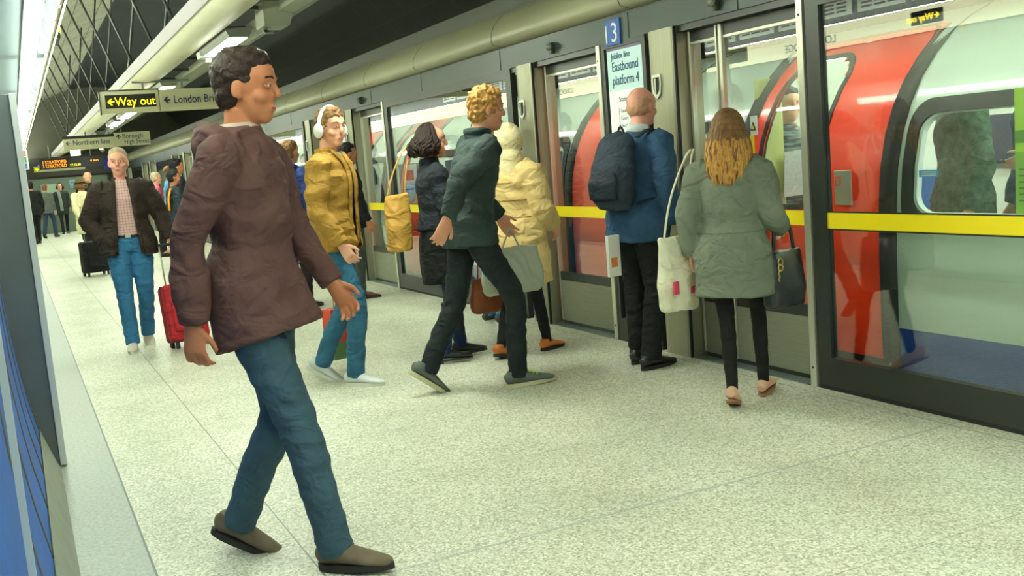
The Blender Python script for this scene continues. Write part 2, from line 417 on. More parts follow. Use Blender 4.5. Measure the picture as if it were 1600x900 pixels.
def vault_fill_light():  # added glowing strip, put in to brighten the vault and the grilles
    t = thing('vault_fill_light', 'added fill light strip on top of the fascia, brightening the vault', 'light', (0, 0, 0), 0)
    b = B(); b.box(.14, .26, Y0, Y1, 2.452, 2.472); b.done('housing', GREYM, t)
    b = B(); b.box(.16, .24, Y0, Y1, 2.474, 2.478); b.done('diffuser', mat('vault_fill_glow', (246, 255, 234), .5, emit=170), t)
vault_fill_light()
def strip_light(y):
    t = thing('strip_light', None, 'light', (0, y, 0), 0, 'fluorescent strip lights along the left wall')
    b = B(); b.box(.160, .245, 0, 2.3, 2.285, 2.309, .003); b.done('housing', WHITE, t)
    for x in (.185, .222):
        b = B(); b.tube([(x, .05, 2.262), (x, 2.25, 2.262)], .017, seg=10, sub=1); b.done('tube', LITS, t, smooth=True)
    b = B(); b.tube([(.295, 0, 2.235), (.295, 2.3, 2.235)], .008, seg=8, sub=1); b.done('rail', CREAM, t, smooth=True)
    for k in range(4):
        y = .25+k*.6
        b = B(); b.tube([(.242, y, 2.290), (.244, y+.02, 2.245), (.255, y+.03, 2.225), (.28, y+.02, 2.222), (.294, y, 2.235)], .0065, seg=8)
        b.done('bracket', WHITE, t, smooth=True)
    return t
sl = strip_light(-4.6); nS = 0
ords = ['first', 'second', 'third', 'fourth', 'fifth', 'sixth', 'seventh', 'eighth', 'ninth', 'tenth', 'eleventh', 'twelfth', 'thirteenth', 'fourteenth', 'fifteenth', 'sixteenth', 'seventeenth', 'eighteenth', 'nineteenth', 'twentieth']
LBL = 'bright fluorescent strip light with loop brackets, above and behind the viewpoint'
sl['label'] = LBL
for k in range(1, 18):
    y = -4.6+2.4*k
    dup(sl, (0, y, 0), LBL if y < 3.5 else 'fluorescent strip light with white loop brackets, %s visible along the left wall' % ords[int((y-3)/2.4)])

b = B(); b.box(.300, .309, Y0, Y1, 2.235, 2.45); struct(b.done('trim_14', GREYM))
# grilles over the fascia (seen mirrored in the screen glass)
GR = mat('grille_plate', (216, 222, 212), .45)
def grille():
    t = thing('vent_grille', None, 'grille', (0, 0, 0), 0, 'slotted grilles above the left wall fascia')
    b = B(); b.box(.056, .068, 0, .60, 2.57, 2.87, .004); b.done('plate', GR, t)
    b = B()
    for r in range(6):
        for c in range(3):
            y = .07+c*.17; z = 2.605+r*.040
            b.box(.0655, .0695, y, y+.14, z, z+.020, .0015)
    b.done('slots', mat('slot_black', (14, 18, 24), .6), t)
    return t
g0 = grille(); GL = 'pale plate with three columns of dark slots above the cream fascia'; g0['label'] = GL; g0.location = (0, 1.0, 0)
for k in range(1, 26): dup(g0, (0, 1.0+.68*k, 0), GL)
# name lettering on the fascia and small illuminated sign
for y in (2.2, 7.75, 13.3):
    text('LONDON BRIDGE', .115, NAVY, frame_px(.337, y, 2.29), None, 'station_lettering', .001)
for o in [o for o in C.objects if o.name.startswith('station_lettering')]:
    tag(o, 'dark blue station name lettering on the cream fascia', 'lettering', 'station names on the left fascia')
t = thing('lit_sign', 'small yellow way out sign fixed to the cream fascia', 'sign', (.336, 6.45, 2.36))
b = B(); b.box(0, .03, 0, .34, -.06, .06, .004); b.done('panel', BLACK, t)
text('Way out', .085, mat('led_bright', (255, 225, 20), .5, emit=9), frame_px(.032, .085, -.03), t); arrow(.05, MATS['led_bright'], frame_px(.032, .02, -.025), t)
t = thing('direction_panel', 'cream panel reading London Bridge on the left fascia', 'sign', (.336, 9.3, 2.35))
b = B(); b.box(0, .01, 0, 1.5, -.07, .09, .003); b.done('panel', CREAM, t)
text('London Bridge', .08, NAVY, frame_px(.012, .25, 0), t); arrow(.05, NAVY, frame_px(.012, .12, .0), t)
rail_glyph(.09, .06, mat('rail_red', (208, 40, 40), .5), frame_px(.012, .85, 0), t)
text('Borough', .06, NAVY, frame_px(.012, .95, -.05), t)

# ------------------------------------------------------------------ overhead beam, lamps, tray
t = thing('overhead_trough', 'long cream trough hanging under the vault along the platform', 'trough', (0, 0, 0))
b = B(); b.sheet([(1.56, 2.93), (1.55, 2.84), (1.58, 2.80), (1.78, 2.775), (1.95, 2.80), (1.98, 2.84), (1.98, 2.93)], Y0, Y1)
b.done('casing', mat('cream_trough', (214, 212, 184), .4, var=.04, vscale=2), t, smooth=True)
b = B(); b.box(1.56, 1.98, Y0, Y1, 2.93, 2.95); b.done('lid', GREYM, t)
b = B(); b.box(1.545, 1.558, Y0, Y1, 2.80, 2.94); b.done('edge_strip', mat('pale_mauve_edge', (168, 164, 168), .4), t)
t = thing('cable_tray', 'grey cable tray running beside the cream trough', 'cable tray', (0, 0, 0))
b = B(); b.sheet([(2.26, 2.90), (2.26, 2.82), (2.40, 2.80), (2.42, 2.88)], Y0, Y1); b.done('tray', mat('tray_grey', (124, 130, 112), .5), t)
b = B(); b.box(2.385, 2.43, Y0, Y1, 2.80, 2.83); b.done('lip', mat('tray_lip', (104, 112, 96), .5), t)
b = B()
for i in range(40): b.box(1.98, 2.27, Y0+.6+i*1.2, Y0+.64+i*1.2, 2.86, 2.89)
b.done('crossbars', DGREY, t)
def lamp():
    t = thing('ceiling_lamp', None, 'light', (0, 0, 0), 0, 'ceiling lamps along the trough')
    b = B(); b.prism([(1.99, 2.80), (2.02, 2.742), (2.20, 2.742), (2.235, 2.80), (2.235, 2.83), (1.99, 2.83)], 1, 0, 1.5); b.done('housing', GREYM, t)
    b = B(); b.box(2.03, 2.19, .05, 1.42, 2.734, 2.744, .002); b.done('diffuser', LIT, t)
    b = B(); b.prism([(1.99, 2.80), (2.0, 2.735), (2.22, 2.735), (2.235, 2.80)], 1, 1.5, 1.72); b.done('end_reflector', mat('lamp_end', (206, 214, 206), .35), t)
    b = B(); b.box(2.06, 2.12, 1.56, 1.62, 2.69, 2.74, .004); b.done('emergency_unit', CREAM, t)
    return t
LMP = lamp(); LMP.location = (0, 9.85, 0)
LMP['label'] = 'nearest lit rectangular lamp beside the cream trough, left of the blurred head'
LY = [-4.2, .5, 5.2, 14.6, 19.4, 21.8, 26.6, 29.4, 33, 37]
for i, y in enumerate(LY):
    dup(LMP, (0, y, 0), 'rectangular lamp under the trough ahead of the camera, outside the frame' if y < 6 else 'small lit lamp far along the trough, %s beyond the nearest one' % ords[i-3])
# rods from vault to trough
RODM = DGREY
def rod(y0, x1, y1, z1, lbl):
    b = B(); b.tube([(1.6, y0, 2.965), (x1, y1, z1)], .016, seg=8, sub=1)
    tag(b.done('hanger_rod', RODM, smooth=True), lbl, 'rod', 'hanger rods between vault and trough')
for k, y in enumerate([6.4, 8.6, 10.3, 11.9, 13.9, 15.8, 17.6, 19.6, 21.6, 23.8, 26, 28.4, 31, 34]):
    x1 = 1.05; z1 = 1.7+(3.7**2-(x1-3.3)**2)**.5-.02
    rod(y, x1, y+.1, z1, 'dark hanger rod leaning left from trough to vault, %s from the camera' % ords[k])
    if k % 2 == 0 and k: rod(y+.6, 1.9, y-.6, 1.7+(3.7**2-(1.9-3.3)**2)**.5-.02, 'dark hanger rod leaning right from trough to vault, %s from the camera' % ords[k//2-1])
# loudspeaker box near the top of the frame
t = thing('loudspeaker', 'grey box loudspeaker hanging beside the cable tray', 'loudspeaker', (2.28, 9.0, 2.8))
b = B(); b.prism([(-.16, .10), (.04, .10), (.10, .0), (.06, -.10), (-.16, -.10)], 1, -.16, .16); b.done('case', mat('speaker_grey', (138, 142, 126), .5), t)
b = B(); b.box(-.14, -.10, -.02, .02, -.14, -.09); b.box(-.13, -.05, -.02, .02, -.15, -.12); b.done('bracket', GREYM, t)

# ------------------------------------------------------------------ hanging signs
SG = mat('sign_cream', (205, 203, 168), .45)
t = thing('hanging_sign', 'cream hanging sign reading Way out and London Bridge', 'sign', (1.18, 14.28, 2.39))
b = B(); b.box(0, .73, 0, .10, 0, .285, .006); b.box(.735, 1.87, .01, .10, 0, .285, .006); b.done('board', SG, t)
b = B(); b.box(-.012, 0, -.01, .11, -.012, .30); b.box(-.012, .74, -.006, .11, .285, .30); b.box(1.87, 1.88, 0, .11, -.005, .29); b.done('frame', DGREY, t)
b = B(); b.box(.06, .69, -.004, .004, .065, .235); b.done('display_panel', BLACK, t)
arrow(.085, LEDY, frame_y(.085, -.006, .105), t); text('Way out', .155, LEDY, frame_y(.175, -.006, .095), t, ext=.0015, xs=.92)
arrow(.085, NAVY, frame_y(.79, .004, .10), t); text('London Bridge', .15, NAVY, frame_y(.915, .004, .095), t, ext=.0015, xs=.78)
rail_glyph(.13, .085, mat('rail_red', (208, 40, 40), .5), frame_y(1.66, .006, .095), t)
b = B()
for x in (.55, 1.05): b.tube([(x, .05, .29), (x, .05, .40)], .015, seg=8, sub=1)
b.box(.42, 1.15, .03, .07, .38, .41); b.done('hanger', GREYM, t)
t = thing('hanging_sign', 'further cream hanging sign reading Northern line and Borough High Street', 'sign', (1.21, 25.76, 2.40))
b = B(); b.box(0, 1.12, 0, .10, -.02, .235, .006); b.box(1.12, 1.93, 0, .10, 0, .32, .006); b.done('board', SG, t)
b = B(); b.box(-.01, 1.12, .0, .11, .235, .30); b.done('frame', BLACK, t)
arrow(.09, NAVY, frame_y(.05, -.006, .09), t); text('Northern line', .17, NAVY, frame_y(.20, -.006, .085), t, xs=.86)
arrow(.11, NAVY, frame_y(1.16, -.006, .17), t, up=True)
text('Borough', .15, NAVY, frame_y(1.30, -.006, .18), t, xs=.9); text('High Street', .15, NAVY, frame_y(1.33, -.006, .045), t, xs=.82)
b = B()
for x in (.5, 1.3): b.tube([(x, .05, .3), (x, .05, .5)], .015, seg=8, sub=1)
b.done('hanger', GREYM, t)
t = thing('train_indicator', 'dark dot matrix train indicator with orange text over the far platform', 'display', (.80, 32, 2.05))
b = B(); b.box(0, 1.75, 0, .2, .06, .36, .01); b.done('case', BLACK, t)
b = B(); b.box(.0, 1.2, -.02, .2, 0, .06, .005); b.done('lower_trim', mat('indicator_trim', (150, 150, 120), .5), t)
text('1 STRATFORD', .135, LEDO, frame_y(.08, -.004, .21), t, xs=.75); text('3 STRATFORD', .135, LEDO, frame_y(.08, -.004, .10), t, xs=.75)
text('17:12:30', .09, LEDY, frame_y(.80, -.004, .11), t, xs=.95); text('4 min', .10, LEDO, frame_y(1.36, -.004, .2), t)
b = B(); b.box(-.15, 0, 0, .15, .0, .16); b.done('exit_box', mat('green_yellow_box', (140, 150, 20), .5), t); arrow(.09, LEDY, frame_y(-.12, -.004, .035), t)
b = B()
for x in (.3, 1.4): b.tube([(x, .1, .36), (x, .1, .75)], .015, seg=8, sub=1)
b.done('hanger', GREYM, t)
t = thing('lit_box', 'small glowing white box sign above the train indicator', 'sign', (1.62, 31.2, 2.42))
b = B(); b.box(0, .26, 0, .08, 0, .26, .01); b.done('case', mat('box_glow', (250, 245, 230), .5, emit=1.2), t)
b = B(); b.box(.1, .16, .02, .06, .26, .5); b.done('hanger', GREYM, t)
t = thing('camera', 'small grey security camera hanging beyond the far sign', 'camera', (2.15, 27.0, 2.33))
b = B(); b.tube([(.18, 0, .51), (.16, 0, .40), (.0, 0, .30), (.0, 0, .1)], .025, seg=8); b.done('bracket', GREYM, t, smooth=True)
b = B(); b.tube([(-.02, -.12, .03), (-.02, .14, .08)], [(.05, .045), (.05, .045)], seg=10, sub=1); b.done('body', mat('camera_grey', (120, 120, 108), .5), t, smooth=True)
t = thing('information_panel', 'small panel of coloured icons on the far left wall', 'sign', (.13, 14.9, 1.76))
b = B(); b.box(-.19, .12, 0, .02, 0, .26, .003); b.done('panel', WHITE, t)
for j, (cc, nm) in enumerate((((70, 110, 190), 'blue'), ((90, 160, 110), 'green'), ((214, 110, 120), 'pink'))):
    b = B(); b.box(-.02, .10, -.004, 0, .01+j*.083, .08+j*.083); b.done('icon', mat('icon_'+nm, cc, .5), t)
t = thing('station_light', 'small round blue lit roundel on the far bulkhead', 'light', (1.02, 39.75, 2.35))
b = B(); b.tube([(0, 0, 0), (0, .05, 0)], .11, seg=24, sub=1); b.done('disc', mat('blue_glow', (60, 80, 230), .5, emit=1.0), t)
b = B(); b.tube([(0, -.01, 0), (0, 0, 0)], .05, seg=16, sub=1); b.done('core', mat('white_glow', (240, 245, 255), .5, emit=2.5), t)
t = thing('number_sign', 'small dark blue sign at the far end of the screens', 'sign', (3.0, 38.0, 2.1))
b = B(); b.box(0, .45, 0, .06, 0, .4, .01); b.done('panel', mat('deep_blue', (22, 26, 120), .5), t)
b = B(); b.box(.2, .24, .02, .05, .4, .8); b.done('hanger', GREYM, t)
t = thing('help_point', 'small red and white help point box on the left wall', 'help point', (.02, 20.5, 1.0))
b = B(); b.box(0, .2, 0, .25, 0, .42, .01); b.done('case', WHITE, t); b = B(); b.box(.08, .204, -.004, .2, .08, .3, .01); b.done('cover', mat('help_red', (214, 74, 40), .5), t)
b = B(); b.box(.6, 3.2, 39.95, 40.0, 0, 1.95); b.box(.6, 3.2, 39.9, 39.95, 0, .05)
struct(b.done('wall_far_screen', mat('far_glazing', (96, 112, 96), .4)))
t = thing('far_poster', 'pale poster panel on the far end wall', 'poster', (.95, 39.88, 0))
b = B(); b.box(0, .6, 0, .03, .65, 1.75, .005); b.done('sheet', mat('far_poster_sheet', (150, 172, 150), .5), t)
t = thing('far_poster', 'narrow pale blue lit panel on the far end wall', 'poster', (1.9, 39.88, 0))
b = B(); b.box(0, .6, 0, .03, 1.55, 1.85, .005); b.done('sheet', mat('far_blue_sheet', (110, 160, 190), .5), t)

# ------------------------------------------------------------------ header and cove over the screens
XS = 3.915
b = B(); b.box(XS, 4.02, Y0, Y1, 2.16, 2.33); struct(b.done('trim_8', GREYB))
b = B(); b.box(3.96, 4.05, Y0, Y1, 2.30, 2.40); struct(b.done('trim_9', DARK))
cove = [(3.985, 2.345), (3.86, 2.375), (3.845, 2.41), (3.85, 2.47), (3.885, 2.54), (3.96, 2.62), (4.10, 2.70), (4.35, 2.77)]
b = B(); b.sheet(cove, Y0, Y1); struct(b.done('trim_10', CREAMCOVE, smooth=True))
b = B()
for y in (2.6, 4.79, 5.95, 7.98, 9.86, 11.49, 13.3, 15.3, 17.0, 18.9, 20.7, 22.6, 24.4, 27, 29.5, 32):
    pr = [(x-.002, z) for x, z in cove]
    b.sheet(pr, y, y+.008+.0006*y)
    b.box(XS-.002, XS+.01, y, y+.006+.0006*y, 2.16, 2.33)
struct(b.done('trim_11', BLACK, smooth=True))
b = B(); b.box(3.93, 4.06, Y0, Y1, 2.12, 2.16); struct(b.done('trim_12', DARK))
b = B(); b.box(4.05, 4.35, Y0, Y1, 2.45, 2.8); struct(b.done('trim_13', DARK))
def track_light(y):
    t = thing('track_light', 'slim fluorescent batten behind the header, shining on the train side', 'light', (0, y, 0), 0, 'battens behind the header')
    b = B(); b.box(4.06, 4.14, 0, 3.0, 2.40, 2.45, .004); b.done('housing', GREYM, t)
    b = B(); b.box(4.07, 4.13, .05, 2.95, 2.392, 2.399); b.done('diffuser', mat('track_lamp', (246, 255, 234), .5, emit=38), t)
    return t
tl = track_light(-4.5)
for k in range(1, 14): dup(tl, (0, -4.5+3.425*k, 0), 'slim fluorescent batten behind the header, shining on the train side')
def door_lamp(y, lbl):
    t = thing('door_light', lbl, 'light', (XS, y, 2.235), 0, 'indicator lights on the screen header')
    b = B(); b.ell((-.045, 0, 0), (.022, .035, .028)); b.done('head', GREYM, t, smooth=True)
    b = B(); b.box(-.035, 0, -.018, .018, -.05, .035, .004); b.done('bracket', DGREY, t)
door_lamp(4.98, 'small grey indicator light on the header above the woman in green')
door_lamp(7.02, 'small grey indicator light on the header above the red train door')
door_lamp(11.85, 'small grey indicator light on the header behind the man in headphones')
t = thing('number_sign', 'blue square sign with a white number three on the header', 'sign', (XS, 6.24, 2.135))
b = B(); b.box(-.014, 0, -.19, 0, 0, .175, .002); b.done('panel', BLUES, t)
text('3', .19, WHITE, frame_nx(-.016, -.075, .02), t, ext=.0012)
b = B(); b.box(-.017, -.0145, -.028, -.012, .02, .14); b.done('bar', WHITE, t)
b = B(); b.box(XS-.006, XS, 10.15, 10.85, 2.185, 2.30); b.box(XS-.006, XS, -1, -.2, 2.185, 2.30)
b.bm.free()

# ------------------------------------------------------------------ platform edge screens
def fixed_panel():
    t = thing('fixed_screen', None, 'glass screen', (XS, 0, 0), 0, 'fixed glass screens along the platform edge')
    L = 3.28
    b = B(); b.box(0, .05, 0, L, 0, .16); b.box(.0, .05, 0, L, .16, .18); b.done('base_panel', DARK, t)
    b = B(); b.box(-.003, .0, 0, L, 0, .022); b.done('base_strip', BLACK, t)
    b = B(); b.box(0, .05, 0, .10, .18, 2.16); b.box(0, .05, L-.10, L, .18, 2.16); b.box(0, .05, .1, L-.1, 2.08, 2.16); b.done('frame', DARK, t)
    b = B(); b.box(.02, .026, .1, L-.1, .18, 2.08); b.done('glass_pane', GLASS, t)
    b = B(); b.box(.010, .019, .10, L-.085, .897, .982); b.done('yellow_band', YELLOW, t)
    b = B(); b.box(.012, .0185, .10, L-.085, .888, .897); b.box(.012, .0185, .10, L-.085, .982, .990); b.done('band_edge', BLACK, t)
    return t
def leaf(w):
    t = thing('sliding_screen_door', None, 'screen door', (XS+.09, 0, 0), 0, 'sliding screen doors along the platform edge')
    b = B(); b.box(0, .03, .02, w-.02, .03, .37, .002); b.done('kick_plate', KICK, t)
    b = B(); b.box(0, .03, .02, w-.02, .37, .44); b.box(0, .03, .02, w-.02, .0, .03); b.box(0.003, .03, .02, w-.02, 2.05, 2.12); b.done('rail', DARK, t)
    b = B(); b.box(-.004, .032, 0, .02, .03, 2.12, .003); b.box(-.004, .032, w-.02, w, .03, 2.12, .003); b.box(-.002, .03, .02, w-.02, 2.035, 2.05); b.done('frame', STEELL, t)
    b = B(); b.box(.012, .018, .02, w-.02, .44, 2.04); b.done('glass_pane', GLASS, t)
    b = B(); b.box(.004, .011, .02, w-.02, .897, .982); b.done('yellow_band', YELLOW, t)
    return t
def post():
    t = thing('screen_post', None, 'post', (XS-.01, 0, 0), 0, 'steel posts between the screens')
    b = B(); b.box(0, .13, 0, .048, 0, 2.16, .004); b.done('shaft', STEELL, t)
    b = B(); b.ell((-.001, .024, .11), (.003, .007, .007), u=8, v=6); b.ell((-.001, .024, 2.05), (.003, .007, .007), u=8, v=6); b.done('screw', BLACK, t)
    return t
def column(mir):
    t = thing('screen_column', None, 'column', (XS, 0, 0), 0, 'pale columns between the screens')
    w = .33
    p = [(.20, 0), (0, 0), (-.02, .02), (-.022, w-.10), (-.01, w-.05), (.03, w-.015), (.09, w), (.20, w)]
    b = B(); b.prism(p, 2, 0, 2.16); b.done('casing', STEEL, t)
    b = B(); b.box(-.018, .0, -.014, .0, 0, 2.16); b.done('seal', BLACK, t)
    # recessed shield-shaped pull
    sh = [(-.045, .075), (.045, .075), (.05, .02), (.04, -.05), (0, -.085), (-.04, -.05), (-.05, .02)]
    cy, cz = w-.14, 1.80
    b = B(); b.prism([(cy+a, cz+c) for a, c in sh], 0, -.032, -.020); b.done('handle_plate', mat('handle_chrome', (196, 200, 190), .25, metal=.8), t)
    b = B(); b.prism([(cy+a*.7, cz+.005+c*.7) for a, c in sh], 0, -.034, -.031); b.done('recess', DGREY, t)
    b = B(); b.tube([(-.04, cy, cz+.05), (-.04, cy, cz-.04)], .006, seg=8, sub=1); b.done('pull_bar', STEELL, t)
    return t
def poster_panel():
    t = thing('screen_side_panel', None, 'glass screen', (XS, 0, 0), 0, 'narrow dark framed side screens')
    w = .56
    b = B(); b.box(0, .05, 0, w, 0, .17); b.box(0, .05, 0, .04, .17, 2.16); b.box(0, .05, w-.04, w, .17, 2.16); b.box(0, .05, .04, w-.04, 2.12, 2.16); b.done('frame', DARK, t)
    b = B(); b.box(.02, .026, .04, w-.04, .17, 2.12); b.done('glass_pane', GLASS, t)
    return t
def threshold(w):
    t = B(); t.box(XS-.01, XS+.10, 0, w, 0, .006)
    o = t.done('door_threshold', ribbed('grooved_sill', (150, 164, 160), (84, 96, 98), 0, .018, .4, .35, .6))
    return tag(o, None, 'threshold', 'grooved door thresholds')
PER = 6.85
protos = dict(fp=fixed_panel(), la=leaf(1.09), lb=leaf(.95), po=post(), co=column(0), sp=poster_panel(), th=threshold(1.1))
used = set()
far = ['nearest', 'second nearest', 'third nearest', 'fourth along', 'fifth along', 'sixth along', 'seventh along']
def put(k, y, lbl):
    o = protos[k]; loc = (o.location.x, y, 0)
    if k in used: return dup(o, loc, lbl)
    used.add(k); o.location = loc; o['label'] = lbl; return o
FPN = ['large fixed glass screen with dark base at the right edge of the photo', 'fixed glass screen behind the crowd, between two pale columns']
COS = ['cream rounded column with a recessed pull, right of the bald man in blue', 'cream column with a recessed pull, above the hooded tan coat']
for i in range(0, 6):
    o = PER*i; n = far[i]; sfx = '' if i == 0 else ', %s bay of the platform' % n
    put('fp', o+.97, FPN[i] if i < 2 else 'far fixed glass screen seen edge on, %s bay' % n)
    put('po', o+4.262, 'steel post at the edge of the large glass screen' if i == 0 else 'slim steel post beside the sliding door%s' % sfx)
    put('la', o+4.325, 'sliding glass door with steel kick plate behind the woman in green' if i == 0 else 'sliding glass door before the pale column%s' % sfx)
    put('th', o+4.325, 'grooved metal threshold behind the woman in green' if i == 0 else 'grooved threshold under the sliding doors%s' % sfx)
    put('co', o+5.43, COS[0] if i == 0 else 'pale column with a recessed pull before the side screen%s' % sfx)
    put('sp', o+5.775, 'narrow dark framed glass screen behind the bald man in blue' if i == 0 else 'narrow dark framed side screen%s' % sfx)
    put('po', o+6.345, 'steel post left of the blue platform poster' if i == 0 else 'slim steel post after the side screen%s' % sfx)
    put('lb', o+6.42, 'sliding glass door in front of the red train door' if i == 0 else 'sliding glass door after the side screen%s' % sfx)
    put('th', o+6.35, 'grooved metal threshold right of the tan coat' if i == 0 else 'grooved threshold after the side screen%s' % sfx)
    put('co', o+7.40, COS[1] if i == 0 else 'pale column with a recessed pull at the end%s' % sfx)
b = B(); b.box(0, .03, 0, .03, .03, 2.12, .003); b.box(.02, .03, .03, .05, .03, 2.12); b.box(.0, .03, .05, .062, .03, 2.12, .002)
o = b.done('door_meeting_stile', STEELL); o.location = (XS+.075, 5.06, 0)
tag(o, 'double steel door edge left of the blonde woman in green', 'door edge')
# posters and stickers
def sheet(name, lbl, cat, x, y, z, w, h, m, th=.003):
    t = thing(name, lbl, cat, (x, y, z)); b = B(); b.box(0, th, -w, 0, 0, h); b.done('sheet', m, t); return t
PB = mat('poster_pale_blue', (178, 208, 206), .4, emit=.25)
t = sheet('platform_poster', 'pale blue poster reading Jubilee line Eastbound platform 4', 'poster', XS+.014, 6.28, 1.18, .44, .92, PB)
b = B(); b.box(-.002, -.0005, -.44, 0, .92, .965); b.done('header_band', mat('poster_mauve', (120, 116, 140), .5), t)
b = B(); b.box(-.002, -.0004, -.425, -.005, .17, .64); b.done('map_sheet', mat('poster_white', (226, 236, 226), .4, emit=.25), t)
PI_ = mat('poster_ink', (20, 74, 110), .5)
text('Jubilee line', .062, PI_, frame_nx(-.003, -.06, .86), t, xs=.9); text('Eastbound', .095, PI_, frame_nx(-.003, -.06, .775), t, xs=.85); text('platform 4', .095, PI_, frame_nx(-.003, -.06, .68), t, xs=.85)
text('Stations', .05, PI_, frame_nx(-.003, -.13, .56), t)
for j, s in enumerate(['Canada Water', 'Canary Wharf', 'North Greenwich', 'Canning Town', 'West Ham', 'Stratford']):
    text(s, .034, PI_, frame_nx(-.003, -.14, .485-j*.052), t, ext=.0006)
b = B(); b.box(-.003, -.002, -.125, -.12, .20, .52); b.done('route_line', mat('route_grey', (120, 130, 134), .5), t)
t = thing('speaker_plate', 'steel plate with an orange square symbol on the glass', 'plate', (4.272, 0, 0))
b = B(); b.box(-.012, 0, 4.31, 4.44, .99, 1.19, .003); b.done('plate', STEELL, t)
b = B(); b.box(-.014, -.012, 4.385, 4.43, 1.10, 1.155); b.done('symbol', mat('orange_symbol', (240, 96, 34), .5), t)
b = B(); b.box(-.016, -.0139, 4.395, 4.42, 1.11, 1.145); b.done('symbol_centre', STEELL, t)

# ------------------------------------------------------------------ the train
TX = 4.30
tprof = [(TX+.02, -.35), (TX, .0), (TX-.01, .35), (TX-.01, .7), (TX, 1.0), (TX+.02, 1.2), (TX+.065, 1.38), (TX+.13, 1.53), (TX+.22, 1.67), (TX+.34, 1.80), (TX+.48, 1.92), (TX+.62, 2.0), (TX+.85, 2.08), (TX+1.25, 2.12)]
def px(z):
    for (x0, z0), (x1, z1) in zip(tprof, tprof[1:]):
        if z0 <= z <= z1: return x0+(x1-x0)*(z-z0)/(z1-z0)
    return tprof[-1][0]
def rr(y0, y1, z0, z1, r, n=6):
    P = []
    for cy, cz, a in ((y1-r, z1-r, 0), (y0+r, z1-r, 90), (y0+r, z0+r, 180), (y1-r, z0+r, 270)):
        for k in range(n+1): P.append((cy+r*cos(rad(a+90*k/n)), cz+r*sin(rad(a+90*k/n))))
    Q = []
    for i in range(len(P)):
        a, c = P[i], P[(i+1) % len(P)]; m = max(1, int(math.dist(a, c)/.07))
        for k in range(m): Q.append((a[0]+(c[0]-a[0])*k/m, a[1]+(c[1]-a[1])*k/m))
    return Q
def inside(y, z, R):
    y0, y1, z0, z1, r = R
    if not (y0 < y < y1 and z0 < z < z1): return False
    cy = min(max(y, y0+r), y1-r); cz = min(max(z, z0+r), z1-r)
    return math.hypot(y-cy, z-cz) <= r
def surf(bb, y0, y1, z0, z1, off, holes=(), step=.05):
    ys = np.arange(y0, y1+1e-6, step); ys = list(ys[:-1])+[y1] if len(ys) > 1 else [y0, y1]
    nz = max(1, int(round((z1-z0)/step))); zs = [z0+(z1-z0)*k/nz for k in range(nz+1)]
    g = {}
    def v(i, j):
        if (i, j) not in g: g[i, j] = bb.bm.verts.new((px(zs[j])-off, ys[i], zs[j]))
        return g[i, j]
    for i in range(len(ys)-1):
        for j in range(nz):
            cy, cz = (ys[i]+ys[i+1])/2, (zs[j]+zs[j+1])/2
            if any(inside(cy, cz, H) for H in holes): continue
            bb.bm.faces.new((v(i, j), v(i+1, j), v(i+1, j+1), v(i, j+1)))
def ring(bb, Ro, Ri, off, thick=.012):
    """frame between two rounded rects given with equal corner resolution"""
    nv = int((Ro[3]-Ro[2])/.045)+1; nh = int((Ro[1]-Ro[0])/.2)+1
    def loop(R, o):
        y0, y1, z0, z1, r = R; P = []
        for cy, cz, a in ((y1-r, z1-r, 0), (y0+r, z1-r, 90), (y0+r, z0+r, 180), (y1-r, z0+r, 270)):
            for k in range(9): P.append((cy+r*cos(rad(a+90*k/8)), cz+r*sin(rad(a+90*k/8))))
        Q = []
        for i in range(len(P)):
            a, c = P[i], P[(i+1) % len(P)]; m = (nh if (i//9) % 2 == 0 else nv) if i % 9 == 8 else 1
            for k in range(m): Q.append((a[0]+(c[0]-a[0])*k/m, a[1]+(c[1]-a[1])*k/m))
        return [bb.bm.verts.new((px(z)-o, y, z)) for y, z in Q]
    A, D, E = loop(Ro, off), loop(Ri, off), loop(Ri, off-thick*3); n = len(A)
    F = loop(Ro, off-thick)
    for i in range(n):
        j = (i+1) % n
        bb.bm.faces.new((A[i], A[j], D[j], D[i])); bb.bm.faces.new((D[i], D[j], E[j], E[i])); bb.bm.faces.new((F[i], F[j], A[j], A[i]))
def pane(bb, R, off):
    P = rr(*R[:4], R[4])
    c = [((R[0]+R[1])/2, z) for z in np.linspace(R[2], R[3], 5)]
    ys = np.linspace(R[0], R[1], 13); zs = np.linspace(R[2], R[3], 13)
    for i in range(12):
        for j in range(12):
            q = [bb.bm.verts.new((px(z)-off, y, z)) for y, z in ((ys[i], zs[j]), (ys[i+1], zs[j]), (ys[i+1], zs[j+1]), (ys[i], zs[j+1]))]
            bb.bm.faces.new(q)
    bmesh.ops.remove_doubles(bb.bm, verts=bb.bm.verts, dist=1e-5)
train = thing('underground_train', 'pale grey tube train with red doors and blue skirt behind the screens', 'train', (0, 0, 0))
pairs = [(4.10, 5.30), (6.40, 7.60)]
doors, wins = [], []
for k in range(-2, 6):
    for a, c in pairs: doors.append((a+k*7.1, c+k*7.1))
doors = [d for d in doors if d[0] > -5 and d[1] < 41]; doors.sort()
for (a, c), (d, e) in zip(doors, doors[1:]): wins.append((c+.15, d-.15))
wins = [w for w in wins if w[1]-w[0] > .5]
holes = [(a, c, -.3, 2.02, .02) for a, c in doors]
wR = [(a, c, .90, 1.52, .10) for a, c in wins]
b = B(); surf(b, -5, 41, .31, 2.12, 0, [(a-.01, c+.01, -.5, 1.99, .01) for a, c in doors]+[(y0+.01, y1-.01, z0+.01, z1-.01, r) for y0, y1, z0, z1, r in wR], .05)
b.done('body_side', TBODY, train, smooth=True)
b = B(); surf(b, -5, 41, -.35, .31, .0, [(a-.01, c+.01, -.5, 1.99, .01) for a, c in doors], .06); b.done('skirt', TBLUE, train, smooth=True)
